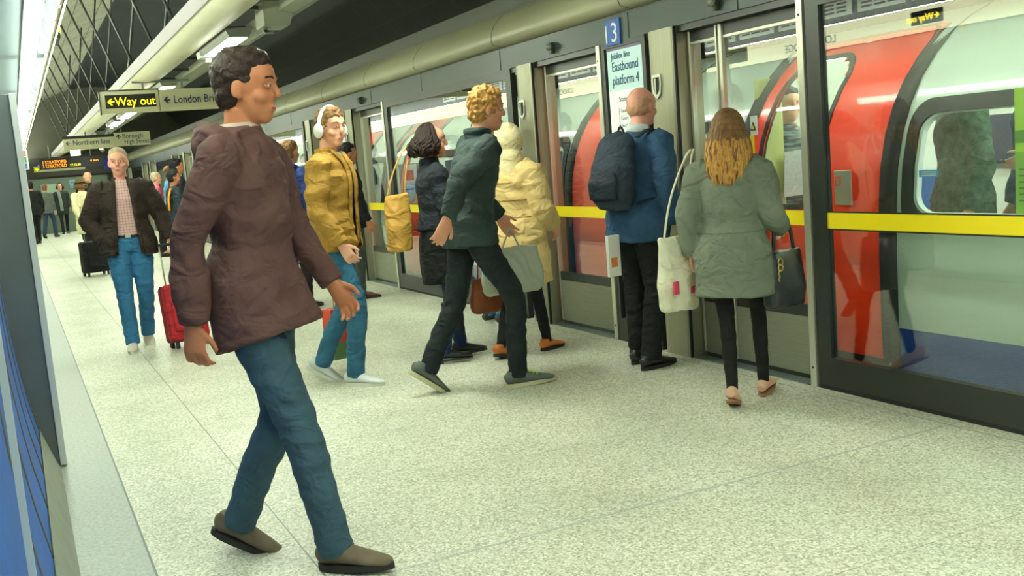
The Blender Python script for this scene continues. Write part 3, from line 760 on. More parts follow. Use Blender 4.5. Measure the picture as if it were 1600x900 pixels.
b = B(); b.sheet([(TX+1.25, 2.12), (TX+1.7, 2.06), (TX+2.1, 1.8), (TX+2.3, 1.2), (TX+2.3, 0), (TX+2.3, -.35)], -5, 41); b.done('far_side', TIN, train, smooth=True)
b = B(); b.box(TX+.03, TX+2.28, -5, 41, -.06, 0); b.done('carriage_floor', mat('train_floor', (70, 84, 100), .6), train)
b = B(); b.box(TX+.75, TX+1.75, -5, 41, 2.0, 2.04); b.done('carriage_ceiling', TIN, train)
b = B()
for x in (TX+.85, TX+1.6): b.box(x, x+.08, -5, 41, 1.975, 1.998)
b.done('strip_lamps', TLIT, train)
for k, (y0, y1, z0, z1, r) in enumerate(wR):
    b = B(); ring(b, (y0-.03, y1+.03, z0-.03, z1+.03, r+.02), (y0+.04, y1-.04, z0+.04, z1-.05, r), .012)
    f = b.done('window_frame', BLACK, train, smooth=False)
    b = B(); ring(b, (y0+.045, y1-.045, z0+.04, z1-.05, r), (y0+.065, y1-.065, z0+.05, z1-.06, r), .0); b.done('window_trim', WHITE, f)
    b = B(); pane(b, (y0+.03, y1-.03, z0+.03, z1-.03, r), .002); b.done('pane', TGLASS, f)
DRB = mat('door_red', (238, 58, 20), .35, coat=.3)
for k, (a, c) in enumerate(doors):
    mid = (a+c)/2
    # dark rim round the doorway
    b = B(); ring(b, (a-.085, c+.085, -.3, 2.09, .04), (a+.03, c-.03, -.25, 1.97, .10), .016); b.done('door_seal', BLACK, train, smooth=True)
    d = bpy.data.objects.new('door', None); C.objects.link(d); d.parent = train
    near_ = (k == [i for i, q in enumerate(doors) if abs(q[0]-4.10) < .01][0])
    if near_: leaves = [(a+.02, 4.50, None), (4.50, c-.02, (4.62, c-.16, .99, 1.86, .16))]
    else: leaves = [(a+.02, mid, None), (mid, c-.02, None)] if abs((a % 7.1)-6.40) < .05 else [(a+.02, mid, (a+.14, mid-.08, .99, 1.80, .12)), (mid, c-.02, (mid+.08, c-.14, .99, 1.80, .12))]
    for y0, y1, w in leaves:
        b = B(); surf(b, y0, y1, .12, 1.98, .008, [(w[0]+.01, w[1]-.01, w[2]+.01, w[3]-.01, w[4])] if w else [], .03)
        L = b.done('door_leaf', DRB, train, smooth=True)
        if w:
            b = B(); ring(b, (w[0]-.03, w[1]+.03, w[2]-.03, w[3]+.03, w[4]+.03), w, .018); b.done('window_frame', BLACK, L)
            b = B(); pane(b, w, .006); b.done('pane', TGLASS, L)
    bpy.data.objects.remove(d)
    b = B(); b.box(TX-.005, TX+.06, a, c, .0, .12); b.done('door_sill', BLACK, train)
SEAT = mat('seat_moquette', (40, 84, 150), .8, var=.3, vscale=60)
for k, (y0, y1) in enumerate(wins):
    if y1 > 22: continue
    b = B(); b.box(TX+2.0, TX+2.25, y0, y1, .42, 1.05, .03); b.box(TX+1.75, TX+2.2, y0, y1, .35, .46, .03); b.done('seat_row', SEAT, train)
    b = B(); b.tube([(TX+.5, y1+.02, 0), (TX+.5, y1+.02, 1.93)], .018, seg=10, sub=1); b.done('grab_pole', POLEY, train, smooth=True)
b = B(); b.tube([(4.86, 3.62, 0), (4.86, 3.62, 1.98)], .018, seg=10, sub=1); b.done('grab_pole', POLEY, train, smooth=True)
b = B(); b.box(5.3, 5.34, 5.2, 5.24, 0, 1.98); b.box(4.5, 4.72, 5.36, 5.40, 0, 1.8, .02); b.done('draught_screen', mat('pale_green_screen', (196, 206, 130), .5), train)
# far side windows and adverts in the carriage
for k in range(8):
    y = 1.2+k*2.6
    b = B(); b.box(TX+2.22, TX+2.26, y, y+1.5, 1.08, 1.62, .02); b.done('far_window', mat('dark_window', (40, 56, 76), .2), train)
t = thing('warning_sticker', 'white and yellow warning triangle sticker on the red door edge', 'sticker', (4.245, 5.30, 0))
STK = mat('sticker_yellow', (238, 206, 20), .5)
zz = 1.43
b = B(); b.box(-.0, .006, -.085, -.02, zz, zz+.125); b.done('sheet', WHITE, t, mw=Matrix.Translation((.12, 0, 0)))
b = B(); b.box(-.002, .006, -.085, -.02, zz-.115, zz); b.done('text_panel', STK, t, mw=Matrix.Translation((.09, 0, 0)))
b = B(); b.prism([(-.078, zz+.03), (-.028, zz+.03), (-.053, zz+.085)], 0, .112, .119); b.done('triangle', BLACK, t)
b = B(); b.prism([(-.066, zz+.038), (-.040, zz+.038), (-.053, zz+.068)], 0, .110, .118); b.done('triangle_centre', STK, t)
t = thing('window_sticker', 'small blue notice on the train window', 'sticker', (TX-.012, 3.85, 1.14))
b = B(); b.box(0, .004, -.12, 0, 0, .035); b.done('sheet', mat('sticker_blue', (40, 150, 200), .5), t)
b = B()
for j in range(3): b.box(-.001, .0, -.11, -.012, .006+j*.009, .009+j*.009)
b.done('print', WHITE, t)
t = thing('advert_panel', 'lime green notice strip inside the train window at the right edge', 'poster', (TX+.03, 3.31, .93))
b = B(); b.box(0, .006, -.16, 0, 0, .62); b.done('sheet', mat('lime_sheet', (160, 206, 60), .5), t)
b = B()
for j in range(6): b.box(-.002, 0, -.14, -.02, .08+j*.03, .088+j*.03)
b.box(-.002, 0, -.16, 0, .36, .42); b.done('print', mat('lime_dark', (90, 140, 50), .5), t)
#PEOPLE#
# ------------------------------------------------------------------ people
V = Vector
def basis(d, up):
    d = d.normalized(); a = (up-d*up.dot(d)).normalized(); return d, a
SKIN = {}
def skin(name, rgb):
    return mat('skin_'+name, rgb, .5, var=.08, vscale=9, spec=.35)
LIP = mat('lips', (176, 96, 88), .5); EYEW = mat('eye_white', (222, 220, 212), .3); IRIS = mat('iris', (52, 40, 34), .3)

class Fig:
    """one figure facing local +Y, its right hand at +X, feet at z=0, measured as if 1.75 tall then scaled"""
    def __init__(s, label, loc, rz, h, sk, vox=.006, lean=0, twist=0, hyaw=0, hpit=0, arms=None, legs=None, build=1.0, near=True, group=None):
        s.root = thing('person', label, 'person', (loc[0], loc[1], loc[2] if len(loc) > 2 else 0), rz, group)
        s.k = h/1.75; s.vox = vox; s.sk = sk; s.near = near; s.bw = build; s.seed = random.random()*50
        piv = V((0, 0, .94)); R = Matrix.Rotation(-rad(lean), 3, 'X') @ Matrix.Rotation(rad(twist), 3, 'Z')
        s.R = R
        up = lambda p: piv+R @ (V(p)-piv)
        s.up = up
        s.pel = V((0, 0, .95)); s.waist = up((0, 0, 1.10)); s.chest = up((0, .005, 1.30)); s.neck = up((0, -.005, 1.46))
        s.hd = up((0, .025, 1.625))
        s.HM = Matrix.Translation(s.hd) @ (R @ Matrix.Rotation(rad(hyaw), 3, 'Z') @ Matrix.Rotation(rad(lean)*.7-rad(hpit), 3, 'X')).to_4x4()
        a = dict(rs=(.172, 0, 1.405), re=(.225, -.02, 1.14), rw=(.235, .05, .90), ls=(-.172, 0, 1.405), le=(-.225, -.02, 1.14), lw=(-.235, .05, .90))
        a.update(arms or {})
        s.a = {q: (up(v) if q not in ('rhd', 'lhd', 'rn', 'ln', 'curl') else v) for q, v in a.items()}
        l = dict(rh=(.088, 0, .92), rk=(.095, .02, .50), ra=(.10, -.01, .085), lh=(-.088, 0, .92), lk=(-.095, .02, .50), la=(-.10, -.01, .085), rt=6, lt=-6, rp=0, lp=0)
        l.update(legs or {}); s.l = l
        s.body()
    def foot_m(s, side):
        a = V(s.l[side+'a']); yaw = rad(-s.l[side+'t']); p = rad(s.l[side+'p'])
        # pitch about the ball of the foot: heel lifts
        return Matrix.Translation(a) @ Matrix.Rotation(yaw, 4, 'Z') @ Matrix.Rotation(-p, 4, 'X') @ Matrix.Translation((0, 0, -.085))
    def hand(s, b, side):
        W = s.a[side+'w']; E = s.a[side+'e']; sg = 1 if side == 'r' else -1
        d = s.a.get(side+'hd'); d = (s.R @ V(d)).normalized() if d else (W-E).normalized()
        n = s.a.get(side+'n'); n = s.R @ V(n) if n else s.R @ V((-sg, 0, 0))
        n = (n-d*n.dot(d)).normalized(); t = d.cross(n)*(1 if side == 'l' else -1)
        # t points to the thumb side
        if s.a.get(side+'n') is None and t.dot(s.R @ V((0, 1, 0))) < 0: t = -t
        curl = s.a.get('curl', 28)
        b.tube([W-d*.02, W+d*.03, W+d*.065, W+d*.095], [(.026, .020), (.034, .018), (.040, .015), (.038, .012)], side=t, seg=12, sub=2)
        lens = [(.040, .026, .020), (.045, .030, .022), (.043, .028, .021), (.034, .022, .018)]
        for i, (l0, l1, l2) in enumerate(lens):
            o = (.031-.0207*i); p = W+d*.088+t*o
            f = (d+t*(.10-.07*i)).normalized(); pts = [p-f*.015, p]; c = rad(curl)
            for q, L in enumerate((l0, l1, l2)):
                f = (Matrix.Rotation(c*(1, 1.2, .8)[q], 3, n.cross(f).normalized()*-1 if False else f.cross(n)) @ f).normalized()
                p = p+f*L; pts.append(p)
            b.tube(pts, [.009, .009, .0085, .0078, .006], seg=8, sub=1)
        p = W+d*.025+t*.028; f = (d*.75+t*.62+n*.25).normalized(); p1 = p+f*.045; f2 = (d*.95+t*.25+n*.25).normalized(); p2 = p1+f2*.03
        b.tube([p-f*.02, p, p1, p2, p2+f2*.01], [.013, .0125, .0105, .0095, .005], seg=8, sub=1)
        s.grip = getattr(s, 'grip', {}); s.grip[side] = s.root.matrix_world
        s.hc = getattr(s, 'hc', {}); s.hc[side] = W+d*.10+n*.02
    def body(s):
        b = B(); bw = s.bw
        b.tube([s.pel-V((0, 0, .07)), s.pel, s.waist, s.chest, s.up((0, -.01, 1.40))], [(.13*bw, .10*bw), (.14*bw, .10*bw), (.12*bw, .09*bw), (.15*bw, .10), (.11, .06)], seg=20)
        b.tube([s.up((0, -.015, 1.40)), s.neck, s.HM @ V((0, -.02, -.06))], [(.062, .058), (.055, .056), (.054, .058)], seg=16)
        for d in 'rl':
            b.ell(s.a[d+'s'], .052); b.tube([s.a[d+'s'], s.a[d+'e'], s.a[d+'w']], [.044, .037, .025], seg=12)
            b.tube([s.l[d+'h'], s.l[d+'k'], s.l[d+'a']], [.060, .037, .027], seg=14)
            m = s.foot_m(d)
            b.tube([m @ V((0, -.03, .05)), m @ V((0, .06, .04)), m @ V((0, .15, .025))], [(.03, .03), (.033, .025), (.03, .015)], seg=10)
            s.hand(b, d)
        H = s.HM; R3 = H.to_3x3()
        def e(c, r): b.ell(H @ V(c), r, R3, u=24, v=16)
        e((0, -.012, .03), (.075, .096, .096)); e((0, .018, -.035), (.060, .070, .078)); e((0, .052, -.086), (.032, .032, .026))
        e((0, .045, .045), (.062, .048, .055)); e((.036, .056, -.025), (.028, .028, .026)); e((-.036, .056, -.025), (.028, .028, .026))
        e((0, .078, -.062), (.026, .014, .018))
        b.tube([H @ V((-.045, .072, .036)), H @ V((0, .090, .034)), H @ V((.045, .072, .036))], [.010, .012, .010], seg=8)
        b.tube([H @ V((0, .088, .022)), H @ V((0, .097, .0)), H @ V((0, .104, -.014)), H @ V((0, .096, -.026))], [(.009, .009), (.011, .011), (.016, .012), (.012, .008)], seg=10, sub=2)
        for sx in (1, -1):
            b.ell(H @ V((sx*.078, -.008, -.002)), (.009, .018, .031), R3 @ Matrix.Rotation(sx*.25, 3, 'Z') @ Matrix.Rotation(-.2, 3, 'X')); e((sx*.076, -.002, -.024), (.008, .010, .012))
        s.bodyobj = b.remesh('body', s.sk, s.root, s.vox, 2, scale=s.k)
        if s.near:
            for sx in (1, -1):
                b = B(); b.ell(H @ V((sx*.031, .0795, .012)), (.0125, .0095, .0062), R3); o = b.done('eye', EYEW, s.root, smooth=True, scale=s.k)
                b = B(); b.ell(H @ V((sx*.031, .0872, .012)), (.0056, .0028, .0058), R3, u=10, v=6); b.done('iris', IRIS, o, smooth=True, scale=s.k)
            for sx in (1, -1):
                b = B(); b.tube([H @ V((sx*.016, .082, .013)), H @ V((sx*.031, .0905, .0205)), H @ V((sx*.046, .078, .013))], [(.0035, .003)]*3, seg=6, sub=3)
                b.tube([H @ V((sx*.017, .083, .011)), H @ V((sx*.031, .088, .0045)), H @ V((sx*.045, .078, .011))], [(.0028, .0025)]*3, seg=6, sub=3)
                b.done('eyelid', s.sk, s.root, smooth=True, scale=s.k)
            b = B(); b.ell(H @ V((0, .0895, -.057)), (.022, .0045, .0042), R3); b.ell(H @ V((0, .0885, -.0645)), (.018, .0055, .0048), R3)
            b.done('mouth', LIP, s.root, smooth=True, scale=s.k)
    def brows(s, m):
        H = s.HM
        for sx in (1, -1):
            b = B(); b.tube([H @ V((sx*.016, .094, .036)), H @ V((sx*.032, .092, .041)), H @ V((sx*.05, .078, .036))], [(.004, .003)]*3, seg=6, sub=2)
            b.done('eyebrow', m, s.root, smooth=True, scale=s.k)
    # ---- hair
    def hair_short(s, m, vol=1.0, fringe=0.0, noise_=.012):
        b = B(); H = s.HM; R3 = H.to_3x3()
        def e(c, r): b.ell(H @ V(c), r, R3)
        e((0, -.030+fringe, .046), (.083*vol, .096, .094*vol)); e((0, -.048, -.012), (.074, .058, .070)); e((0, .0+fringe, .085), (.070, .078, .055*vol))
        return b.remesh('hair', m, s.root, .006, 1, wr=noise_, wscale=(45, 45, 45), scale=s.k, seed=s.seed)
    def hair_fringe(s, m):
        b = B(); H = s.HM; R3 = H.to_3x3()
        b.ell(H @ V((0, -.036, .0)), (.080, .072, .066), R3); b.ell(H @ V((0, -.02, .035)), (.080, .085, .055), R3)
        return b.remesh('hair', m, s.root, .006, 2, wr=.006, wscale=(45, 45, 45), scale=s.k, seed=s.seed)
    def hair_long(s, m, L=.24, n=260, op=0, wave=.018, flare=.03, tip=None, blow=(0, 0, 0), r=.0075, name='hair'):
        b = B(); H = s.HM; rnd = random.Random(int(s.seed*100)); bl = V(blow)
        tips = B() if tip else None
        for i in range(n):
            a = rad(rnd.uniform(-214+op, 34-op))      # leaves the face open (face at +90)
            t0 = rnd.uniform(.05, .9); ln = L*rnd.uniform(.75, 1.1); ph = rnd.uniform(0, 6.28); wv = wave*rnd.uniform(.6, 1.3); k2 = rnd.uniform(.96, 1.10)
            pts = []
            for q in range(5):
                el = rad(88-(88-8)*(t0*.25+(1-t0*.25)*q/4))
                pts.append(V((.083*k2*cos(a)*cos(el), -.015+.100*k2*sin(a)*cos(el), .035+.100*k2*sin(el))))
            last = pts[-1]; out = V((cos(a), sin(a), 0))
            for q in range(1, 7):
                u = q/6
                w = wv*sin(ph+u*9)*u**.4; w2 = wv*cos(ph*1.7+u*8)*u**.4
                pts.append(last+V((0, 0, -ln*u))+out*(flare*math.sin(u*PI*.75)-.012*u)+V((-out.y, out.x, 0))*w+out*w2*.6+bl*u*u)
            P = [H @ p for p in pts]
            rr_ = [r*.7]*4+[r]*(len(P)-5)+[r*.3]
            b.tube(P, rr_, seg=5, sub=2)
            if tip and rnd.random() < .75: tips.tube(P[6:], [r*1.12]*(len(P[6:])-1)+[r*.3], seg=5, sub=2)
        b.ell(H @ V((0, -.026, .040)), (.080, .094, .092), H.to_3x3())
        o = b.done(name, m, s.root, smooth=True, scale=s.k)
        if tip: tips.done('hair_ends', tip, o, smooth=True, scale=s.k)
        return o
    # ---- clothes
    def top(s, m, name='jacket', hem=.86, hw=1.0, chest=1.0, sl=1.0, wr=.016, vox=.010, wsc=(5, 5, 14), collar=.045, hood=False, cuff=None, flare=0, sleeves=True, sleeve_end=1.0, y=0, z_top=1.47, blow=(0, 0, 0)):
        b = B(); k = chest*s.bw; up = s.up; bl = V(blow)
        top_ = [(1.12, .150, .118), (1.22, .163, .127), (1.32, .172, .128), (1.39, .165, .108), (1.44, .118, .085), (z_top, .072, .072)]
        P = [up((0, y, z)) for z, _, _ in top_]; R_ = [(a*k, c*k) for _, a, c in top_]
        lo = []
        for z in ([.96] if hem < .97 else [])+([hem+.004]): lo.append(z)
        if hem < .80: lo.insert(1, (hem+.96)/2)
        for z in sorted(set(lo)): 
            u = (1.12-z)/(1.12-hem+1e-6)
            q = V((0, y, z)); q = q if z < .95 else up(q)
            lo_r = (.160+.012*(z < 1)+flare*u)
            q = q+bl*u*u
            s_ = (lo_r*k*hw, (lo_r-.03)*k*hw)
            P.insert(sorted(set(lo)).index(z), q); R_.insert(sorted(set(lo)).index(z), s_)
        b.tube(P, R_, seg=28, sub=4)
        if sleeves:
            for d in 'rl':
                S, E, Wr = s.a[d+'s'], s.a[d+'e'], s.a[d+'w']
                Sx = S.lerp(up((0, 0, 1.38)), .25)
                en = E.lerp(Wr, sleeve_end)
                b.ell(S, .066*k); b.tube([Sx, S, S.lerp(E, .5), E, E.lerp(en, .5), en], [.07*k*sl, .068*k*sl, .062*k*sl, .056*k*sl, .050*k*sl, .043*k*sl], seg=16, sub=3)
        if collar:
            n0 = up((0, -.012, 1.455)); n1 = up((0, -.018, 1.455+collar))
            b.tube([n0, n1], [(.078, .080), (.072, .074)], seg=20, sub=2)
        if hood:
            b.ell(up((0, -.105, 1.44)), (.105, .065, .085)); b.tube([up((-.09, .03, 1.46)), up((-.10, -.06, 1.48)), up((0, -.13, 1.49)), up((.10, -.06, 1.48)), up((.09, .03, 1.46))], [.028, .035, .04, .035, .028], seg=10, sub=3)
        o = b.remesh(name, m, s.root, vox, 3, wr=wr, wscale=wsc, scale=s.k, seed=s.seed)
        if cuff:
            for d in 'rl':
                E, Wr = s.a[d+'e'], s.a[d+'w']; dd = (Wr-E).normalized()
                c = B(); c.tube([Wr-dd*.01, Wr+dd*.008], [.036, .034], seg=16, sub=1); c.done('cuff', cuff, s.root, smooth=True, scale=s.k)
        return o
    def legs(s, m, name='trousers', w=1.0, wr=.010, vox=.009, top=1.02, ankle=1.0, to=1.0, wsc=(6, 6, 22)):
        b = B(); bw = s.bw
        t = s.pel+V((0, 0, top-.95))
        b.tube([t, s.pel, s.pel-V((0, 0, .09))], [(.140*bw, .108*bw), (.158*bw, .120*bw), (.150*bw, .105*bw)], seg=22, sub=3)
        for d in 'rl':
            h, k, a = V(s.l[d+'h']), V(s.l[d+'k']), V(s.l[d+'a'])
            a2 = k.lerp(a, to)
            b.tube([h+V((0, 0, .02)), h.lerp(k, .35), k, k.lerp(a2, .5), a2-V((0, 0, .03 if to == 1 else 0))], [.088*bw*(w+1)/2, .083*w*bw, .064*w, .060*w, .056*w*ankle], seg=18, sub=4)
        return b.remesh(name, m, s.root, vox, 3, wr=wr, wscale=wsc, scale=s.k, seed=s.seed+9)
    def shoes(s, m, sole, name='shoe', top=.085, ln=1.0, heel=0, sw=1.0, sole_h=.022, open_=False):
        for d in 'rl':
            M_ = s.foot_m(d)
            b = B(); q = lambda y, z: M_ @ V((0, y, z))
            xs = M_.to_3x3() @ V((1, 0, 0))
            b.tube([q(-.072*ln, .045), q(-.05*ln, .052), q(.0, .058), q(.06*ln, .045), q(.12*ln, .034), q(.175*ln, .026), q(.198*ln, .022)],
                   [(.024*sw, .026), (.036*sw, .036), (.040*sw, .042), (.044*sw, .030), (.047*sw, .021), (.036*sw, .014), (.012, .007)], side=xs, seg=18, sub=3)
            if not open_: b.tube([q(-.022, .05), q(-.024, top+.01)], [(.040*sw, .048), (.036*sw, .044)], side=xs, seg=16, sub=2)
            o = b.remesh(name, m, s.root, .005 if s.near else .01, 2, scale=s.k)
            b = B(); n = 26; out = []
            for j in range(n):
                a = 2*PI*j/n; yy = .062*ln+.142*ln*sin(a); w = (.043-.006*sin(a)+.004*(yy > .08*ln))*sw
                out.append((w*cos(a)*(1 if abs(yy) < .17 else .9), yy))
            b.prism(out, 2, .0, sole_h); 
            if heel: b.box(-.032, .032, -.075*ln, -.01, -heel, .004, .004)
            b.bm.transform(M_); b.done('sole', sole, o, scale=s.k)
    def world(s, p):
        return Matrix.Translation(s.root.location) @ Matrix.Rotation(s.root.rotation_euler.z, 4, 'Z') @ (V(p)*s.k)

HAIRD = cloth('hair_dark_brown', (48, 36, 32), .5, .4, .6, 90, 40); HAIRB = cloth('hair_black', (26, 24, 26), .5, .3, .6, 90, 40)
HAIRG = cloth('hair_grey_blond', (170, 156, 128), .6, .25, .6, 90, 40); HAIRF = cloth('hair_fair', (178, 134, 72), .5, .35, .6, 90, 40)
HAIRM = cloth('hair_brown', (124, 92, 58), .5, .35, .6, 90, 40); HAIRGOLD = cloth('hair_gold', (190, 142, 72), .5, .3, .6, 90, 40)
S1 = skin('fair', (226, 168, 140)); S2 = skin('pink', (222, 158, 138)); S3 = skin('tan', (186, 122, 88)); S4 = skin('warm', (206, 146, 116))
DEN = cloth('denim_mid', (52, 112, 156), .8, .18, .4, 50, 10, (1, 1, .5)); DEN2 = cloth('denim_blue', (48, 100, 128), .8, .2, .4, 50, 10)
DEN3 = cloth('denim_dark', (26, 52, 92), .8, .2, .4, 50, 10); BLK = cloth('black_cloth', (26, 29, 29), .8, .15, .3)
BLKL = mat('black_leather', (24, 24, 26), .32, bump=.2, bscale=60, coat=.2); SOLED = mat('dark_sole', (40, 38, 34), .7); SOLEW = mat('white_sole', (214, 216, 204), .6)

def zip_line(f, m, y, z0, z1, name='zip', r=.004):
    b = B(); b.tube([f.up((0, y, z0)) if z0 > .95 else V((0, y, z0)), f.up((0, y+.002, (z0+z1)/2)), f.up((0, y-.02, z1))], r, seg=6); return b.done(name, m, f.root, smooth=True, scale=f.k)
def pocket(f, m, x, y, z, w, h, name='pocket', rz=0):
    b = B(); b.box(-w/2, w/2, -.008, .008, -h/2, h/2, .006); b.bm.transform(Matrix.Translation(f.up((x, y, z)) if z > .95 else V((x, y, z))) @ Matrix.Rotation(rz, 4, 'Z'))
    return b.done(name, m, f.root, smooth=True, scale=f.k)
def open_front(o, f, w0, w1, zt=1.5, zb=.5):
    """open a jacket down the front so it hangs as a shell over the shirt"""
    bm = bmesh.new(); bm.from_mesh(o.data); k = f.k; dead = []
    Ri = f.R.inverted(); piv = V((0, 0, .94))
    for fc in bm.faces:
        c = fc.calc_center_median()/k
        q = piv+Ri @ (c-piv) if c.z > .94 else c
        w = w1+(w0-w1)*min(1, max(0, (q.z-.9)/.5))
        if zb < q.z < zt and abs(q.x) < w and q.y > .0: dead.append(fc)
    bmesh.ops.delete(bm, geom=dead, context='FACES'); bm.to_mesh(o.data); bm.free()
def shirt_full(f, m, z0=.97, name='shirt', k=.90):
    b = B(); T = [(z0, .150, .118), (1.02, .145, .115), (1.12, .140, .112), (1.22, .150, .118), (1.32, .158, .118), (1.40, .14, .095), (1.45, .09, .078), (1.485, .064, .066)]
    b.tube([f.up((0, .003, z)) for z, _, _ in T], [(a*f.bw*k, c*f.bw*k*1.03) for _, a, c in T], seg=28)
    return b.remesh(name, m, f.root, .008, 2, wr=.008, wscale=(8, 8, 14), scale=f.k)
def shirt_front(f, m, z0=1.0, w=.085, y=.028, name='shirt', zt=1.45, k=1.0):
    b = B(); b.tube([f.up((0, y, z0)), f.up((0, y+.004, 1.15)), f.up((0, y+.004, 1.3)), f.up((0, y-.008, 1.40)), f.up((0, y-.03, zt))],
                    [(w*f.bw*k, .118*f.bw), (w*f.bw*k*1.05, .118*f.bw), (w*f.bw, .122*f.bw), (w*.85, .100), (.05, .075)], seg=20)
    return b.remesh(name, m, f.root, .008, 2, wr=.006, wscale=(8, 8, 14), scale=f.k)
def lapels(f, m, w=.085, y=.135, z0=.9, name='lapel'):
    for sx in (1, -1):
        b = B(); b.tube([f.up((sx*w*1.25, y-.008, z0)) if z0 > .95 else V((sx*w*1.25, y, z0)), f.up((sx*w, y, 1.15)), f.up((sx*w*.95, y+.006, 1.3)), f.up((sx*w*.85, y-.03, 1.42)), f.up((sx*.05, .03, 1.50))],
                        [(.018, .011), (.018, .011), (.024, .012), (.026, .012), (.016, .010)], seg=10)
        b.done(name, m, f.root, smooth=True, scale=f.k)
def belt(f, m, z=1.0, w=.145):
    b = B(); b.tube([f.up((0, 0, z-.018)), f.up((0, 0, z+.018))], [(w*f.bw, (w-.03)*f.bw)]*2, seg=28, sub=1); o = b.done('belt', m, f.root, smooth=True, scale=f.k)
    b = B(); b.box(-.022, .022, (w-.03)*f.bw-.004, (w-.03)*f.bw+.006, z-.018, z+.018, .003); b.done('buckle', STEELL, o, scale=f.k)

# 1 foreground man
f = Fig('man in a mauve brown jacket striding past close to the camera', (.73, 3.66), rad(-128), 1.86, S3, hyaw=8, hpit=4, lean=3,
        arms=dict(re=(.23, -.10, 1.15), rw=(.23, -.10, .88), le=(-.23, .06, 1.14), lw=(-.22, .20, .95)),
        legs=dict(rk=(.09, .15, .52), la=(-.08, -.20, .12), lk=(-.09, .0, .50), ra=(.08, .24, .09), lp=24, rp=-3), build=1.0)
MV = cloth('mauve_jacket', (92, 66, 64), .8, .14, .5, 26, 6); 
f.top(MV, 'jacket', hem=.80, hw=1.05, chest=1.04, sl=1.05, wr=.024, wsc=(4, 4, 9), hood=True, flare=.02, blow=(0, .05, .0))
f.legs(cloth('teal_denim', (58, 86, 102), .8, .2, .4, 40, 8), w=1.05); f.shoes(mat('suede_brown', (104, 92, 74), .8, var=.2), SOLED)
f.hair_short(HAIRD, 1.03, .004, .006); f.brows(HAIRD)
b = B(); b.tube([f.up((0, -.010, 1.46)), f.up((0, -.014, 1.515))], [(.074, .078), (.066, .070)], seg=20, sub=1); b.done('collar', cloth('pale_collar', (176, 160, 150)), f.root, smooth=True, scale=f.k)

# 2 man in jeans with a trolley
f = Fig('grey haired man in a pink checked shirt and dark jacket, one hand in his pocket', (.86, 9.45), rad(176), 1.76, S2, hyaw=-8, vox=.007,
        arms=dict(re=(.30, -.06, 1.14), rw=(.205, .05, .97), le=(-.30, -.04, 1.15), lw=(-.335, .02, .93), curl=50),
        legs=dict(rk=(.085, .10, .50), ra=(.07, .13, .085), lk=(-.09, .02, .50), la=(-.07, -.20, .12), lp=25), build=1.12)
JB = cloth('dark_brown_jacket', (52, 42, 38), .75, .14, .4); PKC = checked('pink_check', (206, 172, 170), (150, 100, 108), .024)
o = f.top(JB, 'jacket', hem=.82, hw=1.12, chest=1.12, sl=1.1, wr=.016); open_front(o, f, .085, .12); shirt_full(f, PKC, 1.0, k=.98); lapels(f, JB, .088, .140, .84)
f.legs(DEN, w=1.08); belt(f, BLKL, 1.0, .150); f.shoes(mat('cream_shoe', (198, 192, 176), .6), SOLEW); f.hair_short(HAIRG, .985, -.004, .003); f.brows(HAIRG); jeans_man = f

# 3 man with white headphones
f = Fig('man in an ochre jacket wearing white headphones', (1.87, 6.50), rad(-130), 1.82, S1, hyaw=-26, hpit=2, lean=2,
        arms=dict(re=(.24, .0, 1.14), rw=(.21, .13, .92), le=(-.23, -.06, 1.14), lw=(-.24, -.02, .88)),
        legs=dict(rk=(.09, .14, .51), ra=(.08, .08, .085), lk=(-.09, -.02, .50), la=(-.08, -.22, .13), lp=28), build=1.0)
OC = cloth('ochre_jacket', (162, 124, 52), .75, .16, .5, 30, 7); WSH = cloth('white_shirt', (206, 206, 200))
o = f.top(OC, 'jacket', hem=.86, hw=1.05, chest=1.10, sl=1.1, wr=.022, wsc=(5, 5, 16), collar=.055); open_front(o, f, .040, .03); shirt_full(f, WSH, .96, k=.96); lapels(f, OC, .045, .142, .90)
f.legs(DEN2, w=1.0); f.shoes(mat('white_trainer', (206, 212, 212), .55), SOLEW); f.hair_short(HAIRM, 1.02, .010, .016); f.brows(HAIRM)
hp = f
t = thing('headphones', 'white over ear headphones on the man in the ochre jacket', 'headphones', f.root.location, f.root.rotation_euler.z)
WP = mat('headphone_white', (226, 234, 230), .3, coat=.3); H = f.HM
b = B(); b.tube([H @ V((.095*cos(rad(a)), -.005, -.005+.148*sin(rad(a)))) for a in range(4, 180, 16)], [(.009, .016)]*11, seg=10, sub=3, side=V((0, 0, 1))); b.done('headband', WP, t, smooth=True, scale=f.k)
for sx in (1, -1):
    b = B(); b.ell(H @ V((sx*.100, -.005, -.010)), (.020, .038, .046), H.to_3x3()); o = b.done('ear_cup', WP, t, smooth=True, scale=f.k)
    b = B(); b.ell(H @ V((sx*.088, -.005, -.010)), (.014, .034, .042), H.to_3x3()); b.done('cushion', mat('cushion_grey', (160, 166, 164), .6), o, smooth=True, scale=f.k)

